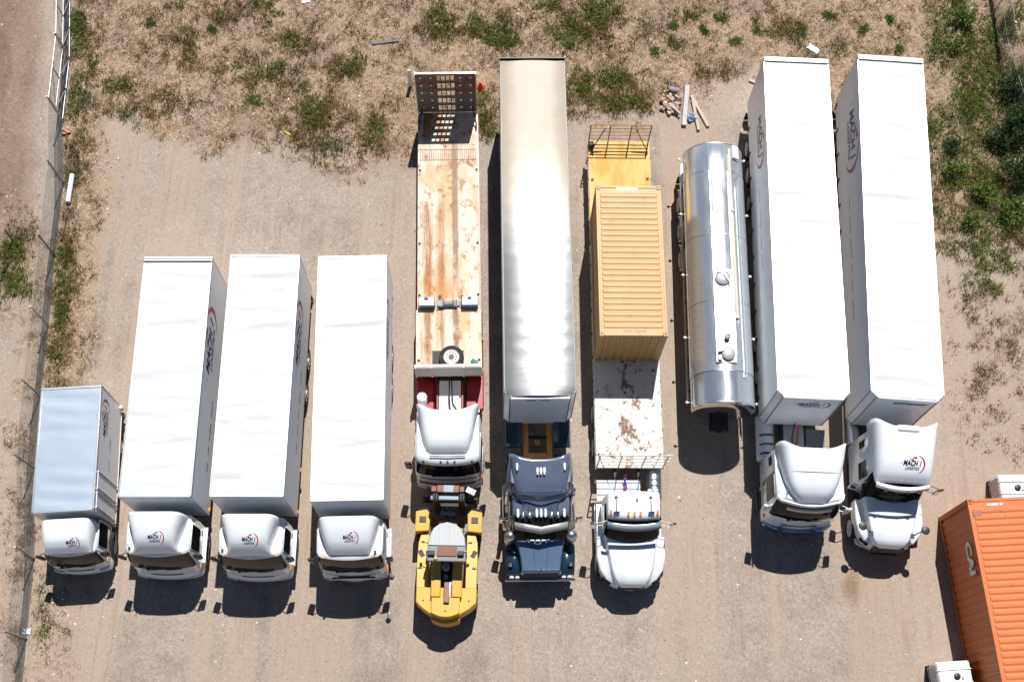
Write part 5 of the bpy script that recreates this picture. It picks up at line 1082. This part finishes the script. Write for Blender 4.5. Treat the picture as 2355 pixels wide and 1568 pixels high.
MB().bx(-1.10, -.80, Lc - .62, Lc - .42, 2.886, 2.889).build('paint_patch', pm('dull_red_patch', (.38, .12, .10), .6), co)
def tote(loc, rz, label):
    t = thing('tote_tank', label, 'tank', loc, rz)
    MB().bx(-.58, .58, -.48, .48, .17, 1.10).build('tank', pm('white_plastic', (.72, .74, .75), .4, var=.05, dirt=(.45, .43, .4), dk=.62), t, bevel=.07)
    b = MB()
    for s_ in (-1, 1):
        for i in range(9): b.cyl((-.58 + i * .145, s_ * .50, .16), (-.58 + i * .145, s_ * .50, 1.06), .009, n=5)
        for i in range(8): b.cyl((s_ * .60, -.48 + i * .137, .16), (s_ * .60, -.48 + i * .137, 1.06), .009, n=5)
        for z in (.2, .4, .6, .8, 1.0): b.cyl((-.6, s_ * .50, z), (.6, s_ * .50, z), .010, n=5).cyl((s_ * .60, -.5, z), (s_ * .60, .5, z), .010, n=5)
    for y in (-.22, .22): b.cyl((-.6, y, 1.125), (.6, y, 1.125), .014, n=6)
    b.build('cage', M_galv, t)
    MB().lathe([(.11, 0), (.11, .05), (.09, .06), (.001, .06)], (.05, 0, 1.10), 'Z', 18).build('filler_cap', M_black, t)
    MB().lathe([(.05, 0), (.05, .05), (.001, .05)], (.25, -.05, 1.10), 'Z', 12).build('vent_cap', M_galv, t)
    MB().bx(-.6, .6, -.5, .5, .10, .15).bx(-.6, -.45, -.5, .5, .005, .099).bx(.45, .6, -.5, .5, .005, .099).bx(-.07, .07, -.5, .5, .005, .099).build('pallet', M_dark, t)
    return t
tote((18.55, 11.62, 0), R(3), 'white tote tank with round cap behind the far end of the orange container')
tote((15.72, 4.86, 0), R(6), 'white caged tote tank beside the long side of the orange container')
# ---------------------------------------------------------------- fences
def wire_net(b, p0, p1, H, s=.07, r=.0024, z0=.03):
    p0, p1 = Vector((*p0, 0)), Vector((*p1, 0)); d = p1 - p0; L = d.length; d /= L; nrm = Vector((-d.y, d.x, 0))
    def w_(a0, h0, a1, h1):
        A = p0 + d * a0 + Vector((0, 0, z0 + h0)); B = p0 + d * a1 + Vector((0, 0, z0 + h1)); t_ = (B - A).normalized(); q_ = t_.cross(nrm)
        b.loft([[P + nrm * r, P - nrm * r * .5 + q_ * r, P - nrm * r * .5 - q_ * r] for P in (A, B)], cap=False)
    a = -H
    while a < L:
        for sg in (0, 1):
            a0, a1 = max(a, 0), min(a + H, L)
            if a1 - a0 > .02:
                h0, h1 = a0 - a, a1 - a
                w_(a0, h0 if sg == 0 else H - h0, a1, h1 if sg == 0 else H - h1)
        a += s
H = 1.78
fe = thing('chain_link_fence', 'long chain-link fence with leaning dark posts along the left edge of the yard', 'fence', (FENCE[4][0], FENCE[4][1], 0))
off = Vector((FENCE[4][0], FENCE[4][1], 0)); sub = lambda p: (p[0] - off.x, p[1] - off.y)
pts = [sub(p) for p in FENCE[3:]]
nb = MB(); wb_ = MB()
for p, q_ in zip(pts[:-1], pts[1:]):
    wire_net(nb, p, q_, H)
    for z in (.05, .9, H, H + .12): wb_.cyl((*p, z), (*q_, z), .008, n=4)
nb.build('wire_mesh', M_wire, fe, smooth=None); wb_.build('strand_wire', M_wire, fe)
for i, p in enumerate(pts):
    dx = random.uniform(-.04, .04); MB().cyl((p[0], p[1], -.05), (p[0] + dx, p[1] + random.uniform(-.04, .04), H + .14), .035, n=8).cyl((p[0] + dx, p[1], H + .14), (p[0] + dx, p[1], H + .17), .042, n=8).build('post', M_galv if i % 3 == 0 else M_grey, fe)
for (a, b_), lab in (((0, 1), 'white pipe-framed gate panel with crossed braces, at the very top of the fence line'), ((1, 2), 'white pipe-framed gate panel between two fence posts, second from the top'), ((2, 3), 'white pipe-framed gate panel with crossed braces, ending where the long wire fence starts')):
    p, q_ = Vector((*FENCE[a], 0)), Vector((*FENCE[b_], 0)); d = q_ - p; g_ = thing('fence_gate', lab, 'gate', p); e = d * .985; s0 = d * .015
    up = lambda v, z: (v.x, v.y, z)
    b = MB()
    for z in (.12, .95, 1.80): b.cyl(up(s0, z), up(e, z), .028, n=8)
    for f__ in (.015, .5, .985): b.cyl(up(d * f__, .12), up(d * f__, 1.80), .028, n=8)
    b.build('frame', M_galv, g_); b = MB()
    b.cyl(up(s0, .12), up(d * .5, .95), .02, n=6).cyl(up(d * .5, 1.8), up(e, .95), .02, n=6).cyl(up(s0, .95), up(d * .5, 1.80), .02, n=6).cyl(up(d * .5, .12), up(e, .95), .02, n=6); b.build('brace', M_galv, g_)
    b = MB(); wire_net(b, (s0.x, s0.y), (e.x, e.y), 1.66, .08, .0022, .12); b.build('wire_mesh', M_wire, g_, smooth=None)
    MB().cyl((0, 0, -.05), (0, 0, 1.95), .04, n=10).build('post', M_galv, g_)
fr2 = thing('chain_link_fence', 'chain-link fence with dark posts beside the bushes at the top right edge', 'fence', (20.45, 33.3, 0))
pts = [(-.05, 2.6), (0, 0), (-.02, -1.9), (.35, -4.4), (.9, -7.2)]; nb = MB(); wb_ = MB()
for p, q_ in zip(pts[:-1], pts[1:]):
    wire_net(nb, p, q_, H)
    for z in (.9, H): wb_.cyl((*p, z), (*q_, z), .008, n=4)
nb.build('wire_mesh', M_wire, fr2, smooth=None); wb_.build('strand_wire', M_wire, fr2)
for p in pts: MB().cyl((p[0], p[1], -.05), (p[0], p[1], H + .1), .028, n=8).build('post', M_galv, fr2)

# ---------------------------------------------------------------- bushes at the right edge
def bush(loc, r, hgt, label, mt, seed, group=None):
    t = thing('bush', label, 'bush', loc, 0, group); rg = np.random.default_rng(seed)
    b = MB()
    tips = []
    for i in range(9):
        a = rg.uniform(0, 2 * math.pi); q_ = rg.uniform(.3, .9); tip = (r * q_ * math.cos(a), r * q_ * math.sin(a), hgt * rg.uniform(.45, .9)); tips.append(tip)
        b.path([(0, 0, -.03), (tip[0] * .4, tip[1] * .4, tip[2] * .55), tip], .016, 5)
    b.build('stem', pm('bark', (.10, .075, .05), .8), t) if 'bark' not in bpy.data.materials else b.build('stem', bpy.data.materials['bark'], t)
    n = int(2600 * r * r * (hgt + .4)); cl = rg.normal(0, 1, (22, 3)); cl /= np.linalg.norm(cl, axis=1)[:, None]; cl = cl * rg.uniform(.35, .95, (22, 1)) * np.array([r, r, hgt * .55]) + np.array([0, 0, hgt * .5])
    c = cl[rg.integers(0, 22, n)] + rg.normal(0, .16, (n, 3)) * np.array([r, r, hgt]); c[:, 2] = np.clip(c[:, 2], .02, hgt * 1.1)
    d1 = rg.normal(0, 1, (n, 3)); d1 /= np.linalg.norm(d1, axis=1)[:, None]; d2 = np.cross(d1, rg.normal(0, 1, (n, 3))); d2 /= np.linalg.norm(d2, axis=1)[:, None]
    s = rg.uniform(.03, .065, (n, 1)); V = np.stack([c - d1 * s, c + d2 * s * .45, c + d1 * s, c - d2 * s * .45], 1).reshape(-1, 3)
    me = bpy.data.meshes.new('foliage'); me.from_pydata(V.tolist(), [], np.arange(n * 4).reshape(-1, 4).tolist()); me.materials.append(mt); o = bpy.data.objects.new('foliage', me); COL.objects.link(o); o.parent = t
    return t
M_shade = leaf_mat('shaded_leaf', (.018, .045, .014), (.06, .095, .028))  # darker copy of the leaf colour, painting the right edge's shadow
BS = [(2318, 60, .55, .7, 0), (2335, 300, 1.1, 1.2, 1), (2325, 215, .8, .9, 1), (2340, 400, 1.0, 1.1, 1), (2295, 340, .7, .7, 1), (2258, 450, .6, .6, 0), (2210, 50, .6, .7, 0), (2190, 110, .5, .5, 0), (2190, 395, .55, .55, 0), (2230, 515, .5, .5, 0), (2325, 490, .8, .7, 0), (2185, 345, .5, .5, 1)]
LB = ['dark leafy bush under the top right fence', 'tall dark bush against the right frame edge', 'dark bush just above the tallest bush at the right edge', 'dark bush just below the tallest bush at the right edge', 'green bush left of the tall dark bushes', 'green bush in the lower part of the right-hand weeds', 'bright green bush at the top, right of the last trailer', 'green bush beside the rear corner of the last white trailer', 'low green bush beside the middle of the last white trailer', 'lowest green bush of the right-hand weed strip', 'green bush at the right edge below the dark bushes', 'dusky bush close beside the last white trailer']
for i, ((u, v, r, hg, dk_), lb) in enumerate(zip(BS, LB)): bush(at(u, v), r, hg, lb, M_shade if dk_ else M_grn, 40 + i, 'bushes along the right edge')

# ---------------------------------------------------------------- things lying about
def lay(name, label, cat, u0, v0, u1, v1, wd, th, mt, z=None, group=None, bevel=.01):
    a, b_ = at(u0, v0), at(u1, v1); c = (a + b_) / 2; L = (b_ - a).length
    t = MB().bx(-wd / 2, wd / 2, -L / 2, L / 2, .01, .01 + th).build(name, mt, None, bevel=bevel); t.location = (c.x, c.y, z or 0); t.rotation_euler = (0, 0, math.atan2(b_.y - a.y, b_.x - a.x) - math.pi / 2)
    return tag(t, label, cat, group)
p0, p1 = at(168, 405), at(158, 468); t = MB().cyl((0, 0, .11), (p1.x - p0.x, p1.y - p0.y, .11), .10, n=18).build('plastic_pipe', M_white); t.location = p0; tag(t, 'thick white pipe lying in the weeds inside the left fence', 'pipe')
p0 = at(944, 200); t = MB().rbx((0, .05, .55), (.15, .05, 1.1), 0, R(-4)).build('guide_post', M_white, bevel=.01); t.location = p0; tag(t, 'white guide post standing beside the raised loading ramp', 'post')
lay('plastic_strip', 'bright yellow strip lying on the gravel left of the ramp trailer', 'strip', 654, 303, 670, 312, .09, .03, pm('bright_yellow', (.75, .60, .02), .5))
lay('metal_channel', 'blue-grey metal channel lying in the dry grass at the top', 'scrap', 855, 102, 917, 94, .12, .05, pm('dull_blue_grey', (.13, .165, .18), .7, dirt=(.12, .10, .08), dk=.5))
cn = thing('traffic_cone', 'orange-red traffic cone beside the upright loading ramp', 'cone', at(1105, 203)); MB().lathe([(.14, .03), (.03, .42), (.001, .43)], (0, 0, 0), 'Z', 20).build('cone_body', pm('cone_orange', (.75, .10, .03), .5), cn); MB().bx(-.2, .2, -.2, .2, .005, .03).build('base', pm('cone_base', (.6, .08, .03), .6), cn, bevel=.02)
def sheet(name, label, cat, u, v, sx, sy, rz, mt, amp=.05):
    b = MB(); n = 8; b.grid([[((i / n - .5) * sx, (j / n - .5) * sy, .03 + amp * (math.sin(i * 1.3 + j) * .5 + .5) * (.4 + random.random() * .6)) for i in range(n + 1)] for j in range(n + 1)])
    o = b.build(name, mt, None, solid=.004); o.location = at(u, v); o.rotation_euler = (0, 0, rz); return tag(o, label, cat)
sheet('plastic_sheet', 'crumpled white sheet lying in the scrub above the white trailers', 'sheet', 1870, 114, .55, .28, R(-35), M_white)
sheet('paper_scrap', 'white paper scrap at the very top among the weeds', 'paper', 703, 4, .36, .22, .3, M_white)
sheet('plastic_bag', 'blue and white plastic bag caught between the timber beams', 'bag', 1590, 272, .42, .36, .5, pm('blue_bag', (.30, .42, .55), .4, var=.5, vs=9), .18)
sheet('paper_scrap', 'white paper scrap by the foot of the left fence, lower down', 'paper', 62, 1452, .28, .2, .1, M_white)
sheet('cloth_scrap', 'pale cloth scrap in the weeds at the top right', 'cloth', 2250, 115, .12, .5, -.3, M_cream, .03)
M_timber = pm('weathered_timber', (.50, .43, .36), .8, var=.25, vs=6, stretch=(6, .6, 6), dirt=(.2, .15, .11), dk=.55)
lay('steel_beam', 'long grey steel beam lying beside the rubble heap', 'beam', 1580, 200, 1572, 292, .20, .14, M_grey)
lay('timber_beam', 'long pale timber beam slanting away right of the steel beam', 'timber', 1589, 223, 1628, 293, .13, .11, M_timber)
lay('timber_beam', 'timber beam lying under the plastic bag', 'timber', 1592, 232, 1606, 302, .12, .09, M_timber, .03)
lay('timber_beam', 'thin timber lying across the rubble heap', 'timber', 1537, 245, 1563, 268, .09, .08, M_timber, .16)
M_brk = [pm('pinkish_brick', (.42, .27, .20), .9, var=.25, vs=9), pm('pale_concrete', (.50, .42, .36), .9, var=.2, vs=9), pm('dark_stone', (.16, .13, .12), .9, var=.3)]
for i in range(46):
    a = random.uniform(0, 6.283); q_ = random.random() ** .6; u, v = 1543 + 30 * q_ * math.cos(a), 236 + 28 * q_ * math.sin(a); s = random.uniform(.08, .17)
    o = MB().rbx((0, 0, 0), (s * 1.5, s, s * .7)).build('broken_brick', M_brk[random.choice([0, 0, 1, 1, 2])], None, bevel=.02); o.location = at(u, v) + Vector((0, 0, .05 + (1 - q_) * .22 + random.random() * .04)); o.rotation_euler = (random.uniform(-.5, .5), random.uniform(-.5, .5), random.uniform(0, 3.1))
    tag(o, 'broken brick in the rubble heap beside the timber beams', 'brick', 'bricks in the rubble heap')
lay('plank', 'purple-grey plank on top of the rubble heap', 'plank', 1536, 212, 1560, 217, .14, .05, pm('purple_grey', (.26, .22, .34), .7), .3)
sheet('hessian_sack', 'pinkish sack lying at the foot of the left fence', 'sack', 152, 302, .36, .34, .4, pm('sack', (.50, .30, .22), .9, var=.3, vs=8), .14)
lay('timber_offcut', 'pale timber offcut in the grass beside the tall white trailers', 'timber', 1722, 186, 1740, 193, .12, .08, M_timber)
for u, v, lb in ((33, 555, 'blue-capped steel picket leaning outside the left fence, upper one'), (20, 610, 'blue-capped steel picket leaning outside the left fence, lower one')):
    p = at(u, v); o = thing('picket', lb, 'picket', p, 0, 'pickets outside the fence'); MB().cyl((0, 0, 0), (-.03, .05, .85), .035, n=6).build('stake', M_steelblue, o); MB().cyl((-.03, .05, .85), (-.032, .053, .92), .04, n=6).build('cap', M_redp, o)
